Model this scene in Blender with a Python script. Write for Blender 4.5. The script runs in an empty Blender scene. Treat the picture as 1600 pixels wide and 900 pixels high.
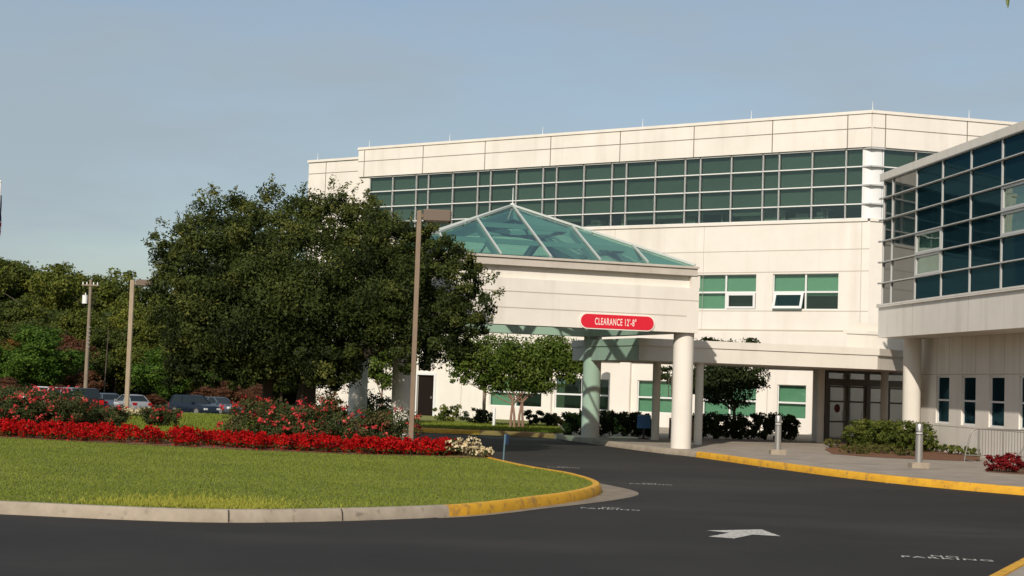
import bpy, bmesh, math, random
import numpy as np
from mathutils import Vector, Matrix
random.seed(7); RNG = np.random.default_rng(11)
S = bpy.context.scene
COL = S.collection
R = math.radians
# ------------------------------------------------------------------ camera
FPX, EYE, ROLL, PITCH = 2500.0, 1.85, 0.034, math.atan(147/2500.0)
cr, sr, cp, sp = math.cos(ROLL), math.sin(ROLL), math.cos(PITCH), math.sin(PITCH)
FW = Vector((0, cp, sp)); U0 = Vector((0, -sp, cp)); R0 = Vector((1, 0, 0))
RT = cr*R0 + sr*U0; UP = -sr*R0 + cr*U0
cam = bpy.data.cameras.new("camera"); camo = bpy.data.objects.new("camera", cam); COL.objects.link(camo)
cam.sensor_width = 36; cam.lens = 36*FPX/1600; cam.clip_start = .1; cam.clip_end = 6000
camo.matrix_world = Matrix(((RT.x, UP.x, -FW.x, 0), (RT.y, UP.y, -FW.y, 0), (RT.z, UP.z, -FW.z, EYE), (0, 0, 0, 1)))
S.camera = camo
# ------------------------------------------------------------------ sky, sun, exposure
SUN_EL = R(30.5); SH = Vector((-.26, -.966)).normalized()      # direction towards the sun, on the ground
w = bpy.data.worlds.new("World"); S.world = w; w.use_nodes = True
nt = w.node_tree; nt.nodes.clear()
wo = nt.nodes.new('ShaderNodeOutputWorld'); bg = nt.nodes.new('ShaderNodeBackground')
sky = nt.nodes.new('ShaderNodeTexSky'); sky.sky_type = 'NISHITA'; sky.sun_disc = False
sky.sun_elevation = SUN_EL; sky.sun_rotation = math.atan2(SH.x, SH.y)
sky.air_density = 1.0; sky.dust_density = 1.4; sky.ozone_density = 1.2; sky.altitude = 0
tc = nt.nodes.new('ShaderNodeTexCoord'); mp = nt.nodes.new('ShaderNodeMapping')
mp.inputs['Scale'].default_value = (1.2, 1.2, 4.5); mp.inputs['Rotation'].default_value = (0.25, 0.1, 0.4)
ns = nt.nodes.new('ShaderNodeTexNoise'); ns.inputs['Scale'].default_value = 2.3; ns.inputs['Detail'].default_value = 6; ns.inputs['Roughness'].default_value = .5
rp = nt.nodes.new('ShaderNodeMapRange'); rp.inputs[1].default_value = .42; rp.inputs[2].default_value = .60; rp.inputs[3].default_value = .30; rp.inputs[4].default_value = .80
mx = nt.nodes.new('ShaderNodeMixRGB'); mx.inputs[2].default_value = (3.45, 4.05, 4.5, 1)
nt.links.new(tc.outputs['Generated'], mp.inputs[0]); nt.links.new(mp.outputs[0], ns.inputs['Vector'])
nt.links.new(ns.outputs['Fac'], rp.inputs[0]); nt.links.new(rp.outputs[0], mx.inputs[0])
nt.links.new(sky.outputs[0], mx.inputs[1]); nt.links.new(mx.outputs[0], bg.inputs[0])
bg.inputs[1].default_value = .112; nt.links.new(bg.outputs[0], wo.inputs[0])
sl = bpy.data.lights.new("sun", 'SUN'); sl.energy = 4.5; sl.angle = R(.6); sl.color = (1, .90, .78)
so = bpy.data.objects.new("sun", sl); COL.objects.link(so)
sv = Vector((SH.x*math.cos(SUN_EL), SH.y*math.cos(SUN_EL), math.sin(SUN_EL)))
so.rotation_euler = sv.to_track_quat('Z', 'Y').to_euler(); so.location = (-20, -20, 30)
S.view_settings.view_transform = 'Standard'; S.view_settings.look = 'None'; S.view_settings.exposure = -0.05
S.view_settings.gamma = 1; S.view_settings.use_curve_mapping = False
S.render.engine = 'CYCLES'; S.cycles.max_bounces = 8; S.cycles.transparent_max_bounces = 16; S.cycles.caustics_reflective = False; S.cycles.caustics_refractive = False

# ------------------------------------------------------------------ helpers
def ray(px, py): return (FW + RT*((px-800)/FPX) + UP*((450-py)/FPX))
def G(px, py, z=0.0):
    d = ray(px, py); k = (z-EYE)/d.z; return Vector((d.x*k, d.y*k, z))
def P(px, py, Y):
    d = ray(px, py); k = Y/d.y; return Vector((d.x*k, Y, EYE+d.z*k))
def tag(o, label=None, cat=None, group=None, kind=None):
    if label: o['label'] = label
    if cat: o['category'] = cat
    if group: o['group'] = group
    if kind: o['kind'] = kind
    return o
def empty(name, loc=(0, 0, 0), label=None, cat=None, group=None, rz=0):
    o = bpy.data.objects.new(name, None); COL.objects.link(o); o.location = loc; o.rotation_euler = (0, 0, rz); o.empty_display_size = .2
    return tag(o, label, cat, group)
class MB:
    """collects faces in world (or the parent's) space and links them as one mesh object"""
    def __init__(s): s.v = []; s.f = []; s.m = []
    def face(s, pts, mi=0):
        b = len(s.v); s.v += [tuple(p) for p in pts]; s.f.append(tuple(range(b, b+len(pts)))); s.m.append(mi)
    def hexa(s, p, mi=0):   # p: 8 points, bottom 0-3 ring, top 4-7 ring
        b = len(s.v); s.v += [tuple(q) for q in p]
        for f in ((3, 2, 1, 0), (4, 5, 6, 7), (0, 1, 5, 4), (1, 2, 6, 5), (2, 3, 7, 6), (3, 0, 4, 7)):
            s.f.append(tuple(b+i for i in f)); s.m.append(mi)
    def box(s, x0, x1, y0, y1, z0, z1, mi=0):
        s.hexa([(x0, y0, z0), (x1, y0, z0), (x1, y1, z0), (x0, y1, z0), (x0, y0, z1), (x1, y0, z1), (x1, y1, z1), (x0, y1, z1)], mi)
    def fbox(s, F, t0, t1, d0, d1, z0, z1, mi=0):
        s.hexa([F(t0, d0, z0), F(t1, d0, z0), F(t1, d1, z0), F(t0, d1, z0), F(t0, d0, z1), F(t1, d0, z1), F(t1, d1, z1), F(t0, d1, z1)], mi)
    def prism(s, poly, z0, z1, mi=0, side=None, z1f=None):
        n = len(poly); b = len(s.v)
        s.v += [(p[0], p[1], z0) for p in poly] + [(p[0], p[1], z1) for p in poly]
        s.f.append(tuple(b+n+i for i in range(n))); s.m.append(mi)
        s.f.append(tuple(b+n-1-i for i in range(n))); s.m.append(mi)
        for i in range(n):
            j = (i+1) % n; s.f.append((b+i, b+j, b+n+j, b+n+i)); s.m.append(mi if side is None else side)
    def tube(s, pts, radii, seg=8, mi=0, cap=True):
        pts = [Vector(p) for p in pts]; b0 = len(s.v); rings = []
        if not hasattr(radii, '__len__'): radii = [radii]*len(pts)
        for i, p in enumerate(pts):
            d = (pts[min(i+1, len(pts)-1)]-pts[max(i-1, 0)]).normalized()
            a = d.cross(Vector((0, 0, 1)))
            if a.length < .05: a = d.cross(Vector((1, 0, 0)))
            a.normalize(); c = d.cross(a)
            rings.append(len(s.v))
            for k in range(seg):
                an = 2*math.pi*k/seg; s.v.append(tuple(p+(a*math.cos(an)+c*math.sin(an))*radii[i]))
        for i in range(len(pts)-1):
            for k in range(seg):
                k2 = (k+1) % seg
                s.f.append((rings[i]+k, rings[i]+k2, rings[i+1]+k2, rings[i+1]+k)); s.m.append(mi)
        if cap:
            s.f.append(tuple(rings[0]+k for k in range(seg))); s.m.append(mi)
            s.f.append(tuple(rings[-1]+seg-1-k for k in range(seg))); s.m.append(mi)
    def cyl(s, x, y, z0, z1, r, seg=24, mi=0): s.tube([(x, y, z0), (x, y, z1)], r, seg, mi)
    def build(s, name, mats, parent=None, smooth=False, bevel=0, fixn=True):
        me = bpy.data.meshes.new(name); me.from_pydata(s.v, [], s.f)
        mats = mats if isinstance(mats, (list, tuple)) else [mats]
        for m in mats: me.materials.append(m)
        me.polygons.foreach_set('material_index', s.m)
        if fixn or bevel:
            bm = bmesh.new(); bm.from_mesh(me)
            if bevel: bmesh.ops.remove_doubles(bm, verts=bm.verts, dist=1e-5)
            bmesh.ops.recalc_face_normals(bm, faces=bm.faces); bm.to_mesh(me); bm.free()
        if smooth:
            me.polygons.foreach_set('use_smooth', [True]*len(me.polygons))
            try: me.set_sharp_from_angle(angle=R(40))
            except Exception: pass
        o = bpy.data.objects.new(name, me); COL.objects.link(o)
        if parent is not None: o.parent = parent; o.matrix_parent_inverse = Matrix.Identity(4)
        if bevel:
            b = o.modifiers.new("bevel", 'BEVEL'); b.width = bevel; b.segments = 2; b.limit_method = 'ANGLE'
        return o
def frame(O, u, n):
    return lambda t, d, z: Vector((O[0]+u[0]*t+n[0]*d, O[1]+u[1]*t+n[1]*d, z))
def struct(o, name=None): o['kind'] = 'structure'; return o
def copy_tree(o, parent=None):
    c = o.copy(); COL.objects.link(c)
    if parent is not None: c.parent = parent
    for ch in [q for q in o.children]: copy_tree(ch, c)
    return c

# ------------------------------------------------------------------ materials
def mat(name, col, rough=.7, metal=0.0, spec=.5, noise=None, bump=None, col2=None, scale=3.0, detail=6, coord='Object', lo=.35, hi=.65, stretch=None):
    m = bpy.data.materials.new(name); m.use_nodes = True; t = m.node_tree; b = t.nodes['Principled BSDF']
    b.inputs['Base Color'].default_value = (*col, 1); b.inputs['Roughness'].default_value = rough
    b.inputs['Metallic'].default_value = metal; b.inputs['Specular IOR Level'].default_value = spec
    tcn = t.nodes.new('ShaderNodeTexCoord'); vec = tcn.outputs[coord]
    if stretch:
        mpn = t.nodes.new('ShaderNodeMapping'); mpn.inputs['Scale'].default_value = stretch; t.links.new(vec, mpn.inputs[0]); vec = mpn.outputs[0]
    if col2 is not None:
        n = t.nodes.new('ShaderNodeTexNoise'); n.inputs['Scale'].default_value = scale; n.inputs['Detail'].default_value = detail; n.inputs['Roughness'].default_value = .65
        r = t.nodes.new('ShaderNodeMapRange'); r.inputs[1].default_value = lo; r.inputs[2].default_value = hi
        x = t.nodes.new('ShaderNodeMixRGB'); x.inputs[1].default_value = (*col, 1); x.inputs[2].default_value = (*col2, 1)
        t.links.new(vec, n.inputs['Vector']); t.links.new(n.outputs['Fac'], r.inputs[0]); t.links.new(r.outputs[0], x.inputs[0]); t.links.new(x.outputs[0], b.inputs['Base Color'])
    if bump:
        n2 = t.nodes.new('ShaderNodeTexNoise'); n2.inputs['Scale'].default_value = bump[0]; n2.inputs['Detail'].default_value = 5
        bp = t.nodes.new('ShaderNodeBump'); bp.inputs['Strength'].default_value = bump[1]; bp.inputs['Distance'].default_value = bump[2]
        t.links.new(vec, n2.inputs['Vector']); t.links.new(n2.outputs['Fac'], bp.inputs['Height']); t.links.new(bp.outputs[0], b.inputs['Normal'])
    return m
def add_layer(m, col, scale, lo, hi, fac=1.0, stretch=None, detail=4, coord='Object'):
    t = m.node_tree; b = t.nodes['Principled BSDF']; inp = b.inputs['Base Color']
    x = t.nodes.new('ShaderNodeMixRGB'); x.inputs[2].default_value = (*col, 1)
    if inp.links: t.links.new(inp.links[0].from_socket, x.inputs[1])
    else: x.inputs[1].default_value = inp.default_value
    tcn = t.nodes.new('ShaderNodeTexCoord'); vec = tcn.outputs[coord]
    if stretch:
        mpn = t.nodes.new('ShaderNodeMapping'); mpn.inputs['Scale'].default_value = stretch; t.links.new(vec, mpn.inputs[0]); vec = mpn.outputs[0]
    n = t.nodes.new('ShaderNodeTexNoise'); n.inputs['Scale'].default_value = scale; n.inputs['Detail'].default_value = detail
    r = t.nodes.new('ShaderNodeMapRange'); r.inputs[1].default_value = lo; r.inputs[2].default_value = hi; r.inputs[4].default_value = fac
    t.links.new(vec, n.inputs['Vector']); t.links.new(n.outputs['Fac'], r.inputs[0]); t.links.new(r.outputs[0], x.inputs[0]); t.links.new(x.outputs[0], inp)
    return m
def leafmat(name, cols, trans=.25, rough=.55):
    m = bpy.data.materials.new(name); m.use_nodes = True; t = m.node_tree; t.nodes.clear()
    out = t.nodes.new('ShaderNodeOutputMaterial'); at = t.nodes.new('ShaderNodeAttribute'); at.attribute_name = 'var'
    cr_ = t.nodes.new('ShaderNodeValToRGB'); e = cr_.color_ramp.elements
    e[0].position = 0; e[0].color = (*cols[0], 1); e[1].position = 1; e[1].color = (*cols[-1], 1)
    for i, c in enumerate(cols[1:-1]):
        q = e.new((i+1)/(len(cols)-1)); q.color = (*c, 1)
    p = t.nodes.new('ShaderNodeBsdfPrincipled'); p.inputs['Roughness'].default_value = rough; p.inputs['Specular IOR Level'].default_value = .12
    tr = t.nodes.new('ShaderNodeBsdfTranslucent'); ms = t.nodes.new('ShaderNodeMixShader'); ms.inputs[0].default_value = trans
    t.links.new(at.outputs['Fac'], cr_.inputs[0]); t.links.new(cr_.outputs[0], p.inputs['Base Color']); t.links.new(cr_.outputs[0], tr.inputs['Color'])
    t.links.new(p.outputs[0], ms.inputs[1]); t.links.new(tr.outputs[0], ms.inputs[2]); t.links.new(ms.outputs[0], out.inputs[0])
    return m
def glassmat(name, tint, gloss=.06, glosscol=(1, 1, 1), rough=.02, wave=0.0):
    m = bpy.data.materials.new(name); m.use_nodes = True; t = m.node_tree; t.nodes.clear()
    out = t.nodes.new('ShaderNodeOutputMaterial'); tr = t.nodes.new('ShaderNodeBsdfTransparent'); tr.inputs[0].default_value = (*tint, 1)
    gl = t.nodes.new('ShaderNodeBsdfGlossy'); gl.inputs['Roughness'].default_value = rough; gl.inputs[0].default_value = (*glosscol, 1)
    lw = t.nodes.new('ShaderNodeLayerWeight'); lw.inputs[0].default_value = .5; pw = t.nodes.new('ShaderNodeMath'); pw.operation = 'POWER'; pw.inputs[1].default_value = 4.5; t.links.new(lw.outputs['Facing'], pw.inputs[0]); fr = pw
    ad = t.nodes.new('ShaderNodeMath'); ad.operation = 'ADD'; ad.inputs[1].default_value = gloss; ad.use_clamp = True
    ms = t.nodes.new('ShaderNodeMixShader')
    if wave:
        n2 = t.nodes.new('ShaderNodeTexNoise'); n2.inputs['Scale'].default_value = .9; bp = t.nodes.new('ShaderNodeBump'); bp.inputs['Strength'].default_value = wave; bp.inputs['Distance'].default_value = .03
        tcn = t.nodes.new('ShaderNodeTexCoord'); t.links.new(tcn.outputs['Object'], n2.inputs['Vector'])
        t.links.new(n2.outputs['Fac'], bp.inputs['Height']); t.links.new(bp.outputs[0], gl.inputs['Normal'])
    t.links.new(fr.outputs[0], ad.inputs[0]); t.links.new(ad.outputs[0], ms.inputs[0]); t.links.new(tr.outputs[0], ms.inputs[1]); t.links.new(gl.outputs[0], ms.inputs[2]); t.links.new(ms.outputs[0], out.inputs[0])
    return m
M = {}
M['wall'] = mat('cream_precast', (.71, .675, .615), .8, col2=(.65, .615, .555), scale=.5, bump=(60, .15, .01))
add_layer(M['wall'], (.50, .455, .39), 1.2, .52, .8, .42, stretch=(1.5, 1.5, .12))
M['wall2'] = mat('cream_stucco', (.71, .675, .61), .85, col2=(.655, .62, .555), scale=.7, bump=(40, .2, .01))
add_layer(M['wall2'], (.42, .385, .33), 1.3, .52, .8, .4, stretch=(1.6, 1.6, .15))
M['cope'] = mat('coping_stucco', (.50, .46, .40), .85, col2=(.42, .385, .33), scale=2)
M['joint'] = mat('joint_dark', (.20, .17, .14), .9)
M['joint2'] = mat('joint_soft', (.40, .36, .30), .9)
M['soffit'] = mat('soffit', (.50, .46, .40), .9)
M['white'] = mat('white_aluminium', (.66, .67, .66), .45, .0)
M['fin'] = mat('grey_aluminium', (.55, .55, .53), .4, .3)
M['bronze'] = mat('dark_bronze_frame', (.13, .11, .088), .4, .3)
M['glass'] = glassmat('green_glass', (.54, .63, .585), .07, (.85, 1, .95), wave=.12)
M['glassg'] = glassmat('green_glass_low', (.60, .76, .68), .06, (.85, 1, .95), wave=.15)
M['doorglass'] = glassmat('door_glass', (.55, .60, .56), .55, wave=.05)
M['skyglass'] = glassmat('skylight_glass', (.42, .67, .58), .10, (.85, 1, .97))
def coated(name, base, k, tint):
    m = bpy.data.materials.new(name); m.use_nodes = True; t = m.node_tree; t.nodes.clear()
    out = t.nodes.new('ShaderNodeOutputMaterial'); df = t.nodes.new('ShaderNodeBsdfDiffuse'); df.inputs[0].default_value = (*base, 1)
    gl = t.nodes.new('ShaderNodeBsdfGlossy'); gl.inputs['Roughness'].default_value = .03; gl.inputs[0].default_value = (*tint, 1)
    tcn = t.nodes.new('ShaderNodeTexCoord'); n2 = t.nodes.new('ShaderNodeTexNoise'); n2.inputs['Scale'].default_value = .6; bp = t.nodes.new('ShaderNodeBump'); bp.inputs['Strength'].default_value = .08; bp.inputs['Distance'].default_value = .03
    t.links.new(tcn.outputs['Object'], n2.inputs['Vector']); t.links.new(n2.outputs['Fac'], bp.inputs['Height']); t.links.new(bp.outputs[0], gl.inputs['Normal'])
    ms = t.nodes.new('ShaderNodeMixShader'); ms.inputs[0].default_value = k
    t.links.new(df.outputs[0], ms.inputs[1]); t.links.new(gl.outputs[0], ms.inputs[2]); t.links.new(ms.outputs[0], out.inputs[0]); return m
M['wingglass'] = coated('navy_coated_glass', (.006, .018, .024), .10, (.10, .26, .34))
M['mirrorglass'] = mat('reflective_teal_glass', (.006, .016, .018), .03, 0, .6, bump=(.7, .06, .02))
M['blind'] = mat('white_blind', (.72, .72, .66), .9)
M['shade'] = mat('grey_shade', (.42, .42, .38), .9, col2=(.34, .35, .31), scale=.3)
M['room'] = mat('room_paint', (.45, .46, .42), .9)
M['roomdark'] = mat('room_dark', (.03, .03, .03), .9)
M['furn'] = mat('office_furniture', (.80, .78, .70), .7)
M['roofm'] = mat('roof_membrane', (.35, .34, .32), .9)
M['door'] = mat('dark_brown_door', (.012, .008, .006), .8, 0, .1)
M['asphalt'] = mat('asphalt', (.019, .0175, .016), .85, 0, .25, col2=(.026, .024, .0215), scale=.35, bump=(160, .35, .006))
add_layer(M['asphalt'], (.046, .042, .036), .16, .50, .72, .8, stretch=(.7, 1.6, 1), detail=7)
add_layer(M['asphalt'], (.015, .014, .013), .8, .60, .72, .6, stretch=(.5, 1.8, 1), detail=8)
add_layer(M['asphalt'], (.05, .046, .041), 90, .60, .75, .5)
add_layer(M['asphalt'], (.13, .12, .11), 5.5, .74, .80, .6, detail=8)
M['conc'] = mat('sidewalk_concrete', (.33, .285, .235), .9, col2=(.25, .215, .175), scale=1.6, bump=(50, .3, .008))
add_layer(M['conc'], (.17, .145, .115), .7, .55, .75, .6)
M['kerb'] = mat('kerb_concrete', (.36, .305, .235), .9, col2=(.27, .225, .17), scale=3, bump=(60, .35, .01))
add_layer(M['kerb'], (.13, .105, .08), 7, .62, .75, .7)
M['kerbgap'] = mat('kerb_joint', (.05, .042, .035), .95)
M['yellow'] = mat('yellow_kerb_paint', (.66, .36, .02), .7, col2=(.56, .28, .015), scale=3, bump=(50, .3, .01))
add_layer(M['yellow'], (.30, .17, .05), 6, .57, .70, .8, detail=8)
add_layer(M['yellow'], (.16, .12, .08), 14, .66, .72, .9, detail=5)
M['ymut'] = mat('worn_orange_kerb_paint', (.36, .19, .06), .8, col2=(.27, .15, .06), scale=4)
M['paint'] = mat('road_paint', (.60, .58, .53), .8, col2=(.40, .38, .34), scale=14)
add_layer(M['paint'], (.06, .055, .05), 26, .54, .62, .85, detail=6)
M['grass'] = mat('lawn_soil', (.11, .125, .02), .95, col2=(.14, .15, .028), scale=1.2, bump=(40, .6, .03))
M['field'] = mat('rough_grass', (.055, .075, .018), .95, col2=(.08, .085, .03), scale=.3)
M['mulch'] = mat('pine_straw', (.20, .085, .035), .95, col2=(.11, .05, .025), scale=9, bump=(30, .8, .04))
M['bark'] = mat('bark', (.055, .04, .03), .95, col2=(.09, .07, .05), scale=8, bump=(20, .8, .03), stretch=(1, 1, .25))
M['pbark'] = mat('smooth_pink_bark', (.26, .16, .11), .85, col2=(.16, .10, .07), scale=6, stretch=(1, 1, .3))
M['wood'] = mat('weathered_pole_wood', (.26, .21, .15), .9, col2=(.17, .135, .095), scale=5, stretch=(3, 3, .3))
M['polep'] = mat('bronze_painted_pole', (.20, .14, .09), .55, col2=(.15, .10, .065), scale=5, stretch=(2, 2, .5))
M['polep2'] = mat('tan_painted_pole', (.32, .25, .17), .6, col2=(.24, .185, .12), scale=5, stretch=(2, 2, .5))
M['lum'] = mat('brown_luminaire', (.105, .07, .047), .5)
M['lens'] = mat('lamp_lens', (.5, .5, .48), .25)
M['steel'] = mat('brushed_steel', (.42, .41, .39), .35, .7)
M['galv'] = mat('galvanised_steel', (.20, .19, .18), .5, .5)
M['red'] = mat('red_sign', (.62, .012, .03), .45)
M['signw'] = mat('sign_white', (.80, .72, .66), .5)
M['blue'] = mat('blue_paint', (.03, .12, .30), .5)
M['bluegrey'] = mat('blue_grey_metal', (.10, .17, .20), .5)
M['trash'] = mat('tan_panel', (.24, .18, .13), .8)
M['black'] = mat('black_plastic', (.015, .015, .015), .5)
M['rubber'] = mat('rubber', (.018, .018, .018), .85)
M['tglass'] = mat('car_glass', (.012, .018, .02), .05, 0, .4)
M['redlens'] = mat('red_lens', (.35, .01, .01), .25)
M['hlens'] = mat('head_lens', (.75, .75, .72), .12)
M['ceramic'] = mat('white_ceramic', (.75, .75, .72), .4)
M['flag'] = mat('flag_cloth', (.012, .02, .12), .85); M['flagr'] = mat('flag_red', (.40, .02, .03), .85); M['flagw'] = mat('flag_white', (.7, .68, .68), .85)
M['aqua'] = mat('aqua_blind', (.42, .62, .56), .9)
L = {}
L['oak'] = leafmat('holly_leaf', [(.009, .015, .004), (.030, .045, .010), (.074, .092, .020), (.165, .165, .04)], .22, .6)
L['crape'] = leafmat('myrtle_leaf', [(.035, .065, .01), (.09, .14, .02), (.19, .22, .05)], .35)
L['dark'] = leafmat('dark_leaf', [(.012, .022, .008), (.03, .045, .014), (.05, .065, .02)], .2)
L['wood1'] = leafmat('forest_dark_leaf', [(.028, .042, .009), (.058, .078, .015), (.095, .11, .024)], .2)
L['wood2'] = leafmat('forest_mid_leaf', [(.046, .064, .010), (.095, .115, .018), (.145, .15, .028)], .2)
L['wood3'] = leafmat('forest_olive_leaf', [(.07, .085, .012), (.13, .145, .02), (.19, .185, .032)], .2)
L['bright'] = leafmat('bright_leaf', [(.03, .07, .008), (.075, .14, .018), (.13, .20, .03)], .3)
L['autumn'] = leafmat('autumn_leaf', [(.10, .06, .012), (.17, .09, .02), (.14, .13, .02)], .3)
L['rust'] = leafmat('rusty_leaf', [(.075, .035, .018), (.14, .06, .032), (.16, .09, .045)], .25)
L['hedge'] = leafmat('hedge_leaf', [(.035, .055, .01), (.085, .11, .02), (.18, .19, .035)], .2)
L['cover'] = leafmat('cover_leaf', [(.05, .06, .016), (.11, .11, .03), (.17, .15, .05)], .25)
L['rose'] = leafmat('rose_leaf', [(.022, .035, .012), (.06, .08, .025), (.15, .11, .05)], .25)
L['rosef'] = leafmat('rose_flower', [(.34, .025, .03), (.55, .05, .05), (.66, .18, .14)], .2)
L['salvia'] = leafmat('salvia_flower', [(.14, .002, .003), (.35, .004, .005), (.55, .010, .008)], .2)
L['salvial'] = leafmat('salvia_leaf', [(.04, .03, .01), (.06, .07, .015), (.12, .05, .015)], .2)
L['creamf'] = leafmat('cream_flower', [(.50, .38, .20), (.62, .52, .32), (.70, .64, .46)], .15)
L['coleus'] = leafmat('coleus_leaf', [(.09, .006, .008), (.17, .010, .012), (.24, .02, .02)], .2)
L['blade'] = leafmat('grass_blade', [(.13, .17, .022), (.19, .232, .034), (.27, .285, .055)], .25, .7)
L['weed'] = leafmat('weed_blade', [(.23, .25, .03), (.33, .33, .05), (.42, .40, .08)], .3, .7)

# ------------------------------------------------------------------ foliage
def leaves_mesh(name, C, size, var, up=0.0, asp=.5, nrm=None, mats=None, mi=None, flat=1.0):
    n = len(C)
    N = RNG.normal(size=(n, 3))
    if nrm is not None: N = N*flat + nrm*1.1
    N[:, 2] += up
    N /= np.linalg.norm(N, axis=1)[:, None]+1e-9
    A = RNG.normal(size=(n, 3)); A -= (A*N).sum(1)[:, None]*N; A /= np.linalg.norm(A, axis=1)[:, None]+1e-9
    B = np.cross(N, A)
    s = (size*(.6+.8*RNG.random(n)))[:, None]
    V = np.stack([C-A*s, C-B*s*asp, C+A*s, C+B*s*asp], 1).reshape(-1, 3)
    me = bpy.data.meshes.new(name); me.vertices.add(4*n); me.vertices.foreach_set('co', V.astype(np.float32).ravel())
    me.loops.add(4*n); me.loops.foreach_set('vertex_index', np.arange(4*n, dtype=np.int32))
    me.polygons.add(n); me.polygons.foreach_set('loop_start', np.arange(0, 4*n, 4, dtype=np.int32)); me.polygons.foreach_set('loop_total', np.full(n, 4, np.int32))
    for m in mats: me.materials.append(m)
    if mi is not None: me.polygons.foreach_set('material_index', mi.astype(np.int32))
    at = me.attributes.new('var', 'FLOAT', 'FACE'); at.data.foreach_set('value', np.clip(var, 0, 1).astype(np.float32))
    me.update(calc_edges=True); return me
def crown_pts(lobes, n, clump=.22, nclump=None, shell=(.55, 1.02), zs=.9, per=None):
    """lobes: list of (x,y,z,r). returns centres, outward normals, variation"""
    Lb = np.array(lobes, float); wgt = Lb[:, 3]**2; wgt /= wgt.sum()
    K = nclump or max(20, n//60)
    li = RNG.choice(len(Lb), K, p=wgt)
    d = RNG.normal(size=(K, 3)); d /= np.linalg.norm(d, axis=1)[:, None]
    rr = shell[0]+(shell[1]-shell[0])*RNG.random(K)**.45
    cc = Lb[li, :3]+d*(Lb[li, 3]*rr)[:, None]*np.array([1, 1, zs])
    cv = np.clip(.44+.20*RNG.normal(size=K), 0, 1)
    k = RNG.integers(0, K, n)
    off = np.clip(RNG.normal(size=(n, 3)), -1.8, 1.8)*(Lb[li[k], 3]*clump*(.5+.7*RNG.random(K)[k]))[:, None]
    C = cc[k]+off*np.array([1, 1, .75])
    N = C-Lb[li[k], :3]; N /= np.linalg.norm(N, axis=1)[:, None]+1e-9
    v = cv[k]+.09*RNG.normal(size=n)
    return C, N, v
def foliage(name, lobes, n, size, m, parent=None, clump=.22, shell=(.55, 1.02), zs=.9, asp=.5, zmin=None, nclump=None, up=.3):
    C, N, v = crown_pts(lobes, n, clump, nclump, shell, zs)
    if zmin is not None:
        k = C[:, 2] > zmin; C, N, v = C[k], N[k], v[k]
    me = leaves_mesh(name, C, size, v, up, asp, N, [m])
    o = bpy.data.objects.new(name, me); COL.objects.link(o)
    if parent is not None: o.parent = parent
    return o
def ipoly(pts, poly):
    x, y = pts[:, 0], pts[:, 1]; ins = np.zeros(len(pts), bool); n = len(poly)
    for i in range(n):
        x1, y1 = poly[i][:2]; x2, y2 = poly[(i+1) % n][:2]
        c = ((y1 > y) != (y2 > y)); xs = (x2-x1)*(y-y1)/((y2-y1) if y2 != y1 else 1e-9)+x1
        ins ^= c & (x < xs)
    return ins

# ------------------------------------------------------------------ ground
def sm(a): a = min(1, max(0, a)); return a*a*(3-2*a)
def H(x, y): return -1.62*sm((y-63)/40)*sm((-x-4)/6)
def catmull(pts, k=6, closed=False):
    n = len(pts); out = []
    rng = range(n) if closed else range(n-1)
    for i in rng:
        p = [Vector(pts[(i+j) % n][:2]) if closed else Vector(pts[min(max(i+j, 0), n-1)][:2]) for j in (-1, 0, 1, 2)]
        for s in range(k):
            t = s/k
            out.append(.5*((2*p[1])+(-p[0]+p[2])*t+(2*p[0]-5*p[1]+4*p[2]-p[3])*t*t+(-p[0]+3*p[1]-3*p[2]+p[3])*t**3))
    if not closed: out.append(Vector(pts[-1][:2]))
    return out
mb = MB()
xs = sorted(set(list(np.linspace(-120, 60, 61))+[-3000, -1200, -500, -250, 120, 300, 800, 3000]))
ys = sorted(set(list(np.linspace(-20, 220, 81))+[-600, -100, 300, 600, 1500, 4500]))
base = len(mb.v)
for y in ys:
    for x in xs: mb.v.append((x, y, H(x, y)-.01))
nx = len(xs)
for j in range(len(ys)-1):
    for i in range(nx-1):
        a = j*nx+i; mb.f.append((a, a+1, a+1+nx, a+nx)); mb.m.append(0)
struct(mb.build('ground', M['field'], smooth=True))
mb = MB(); mb.face([(-70, -10, 0), (45, -10, 0), (45, 61.5, 0), (-70, 61.5, 0)]); struct(mb.build('road', M['asphalt']))
mb = MB()
for j in range(8):
    y0, y1 = 98+j*7, 105+j*7
    mb.face([(-80, y0, H(-80, y0)+.01), (-5, y0, H(-80, y0)+.01), (-5, y1, H(-80, y1)+.01), (-80, y1, H(-80, y1)+.01)])
struct(mb.build('parking_lot', M['asphalt']))
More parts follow.
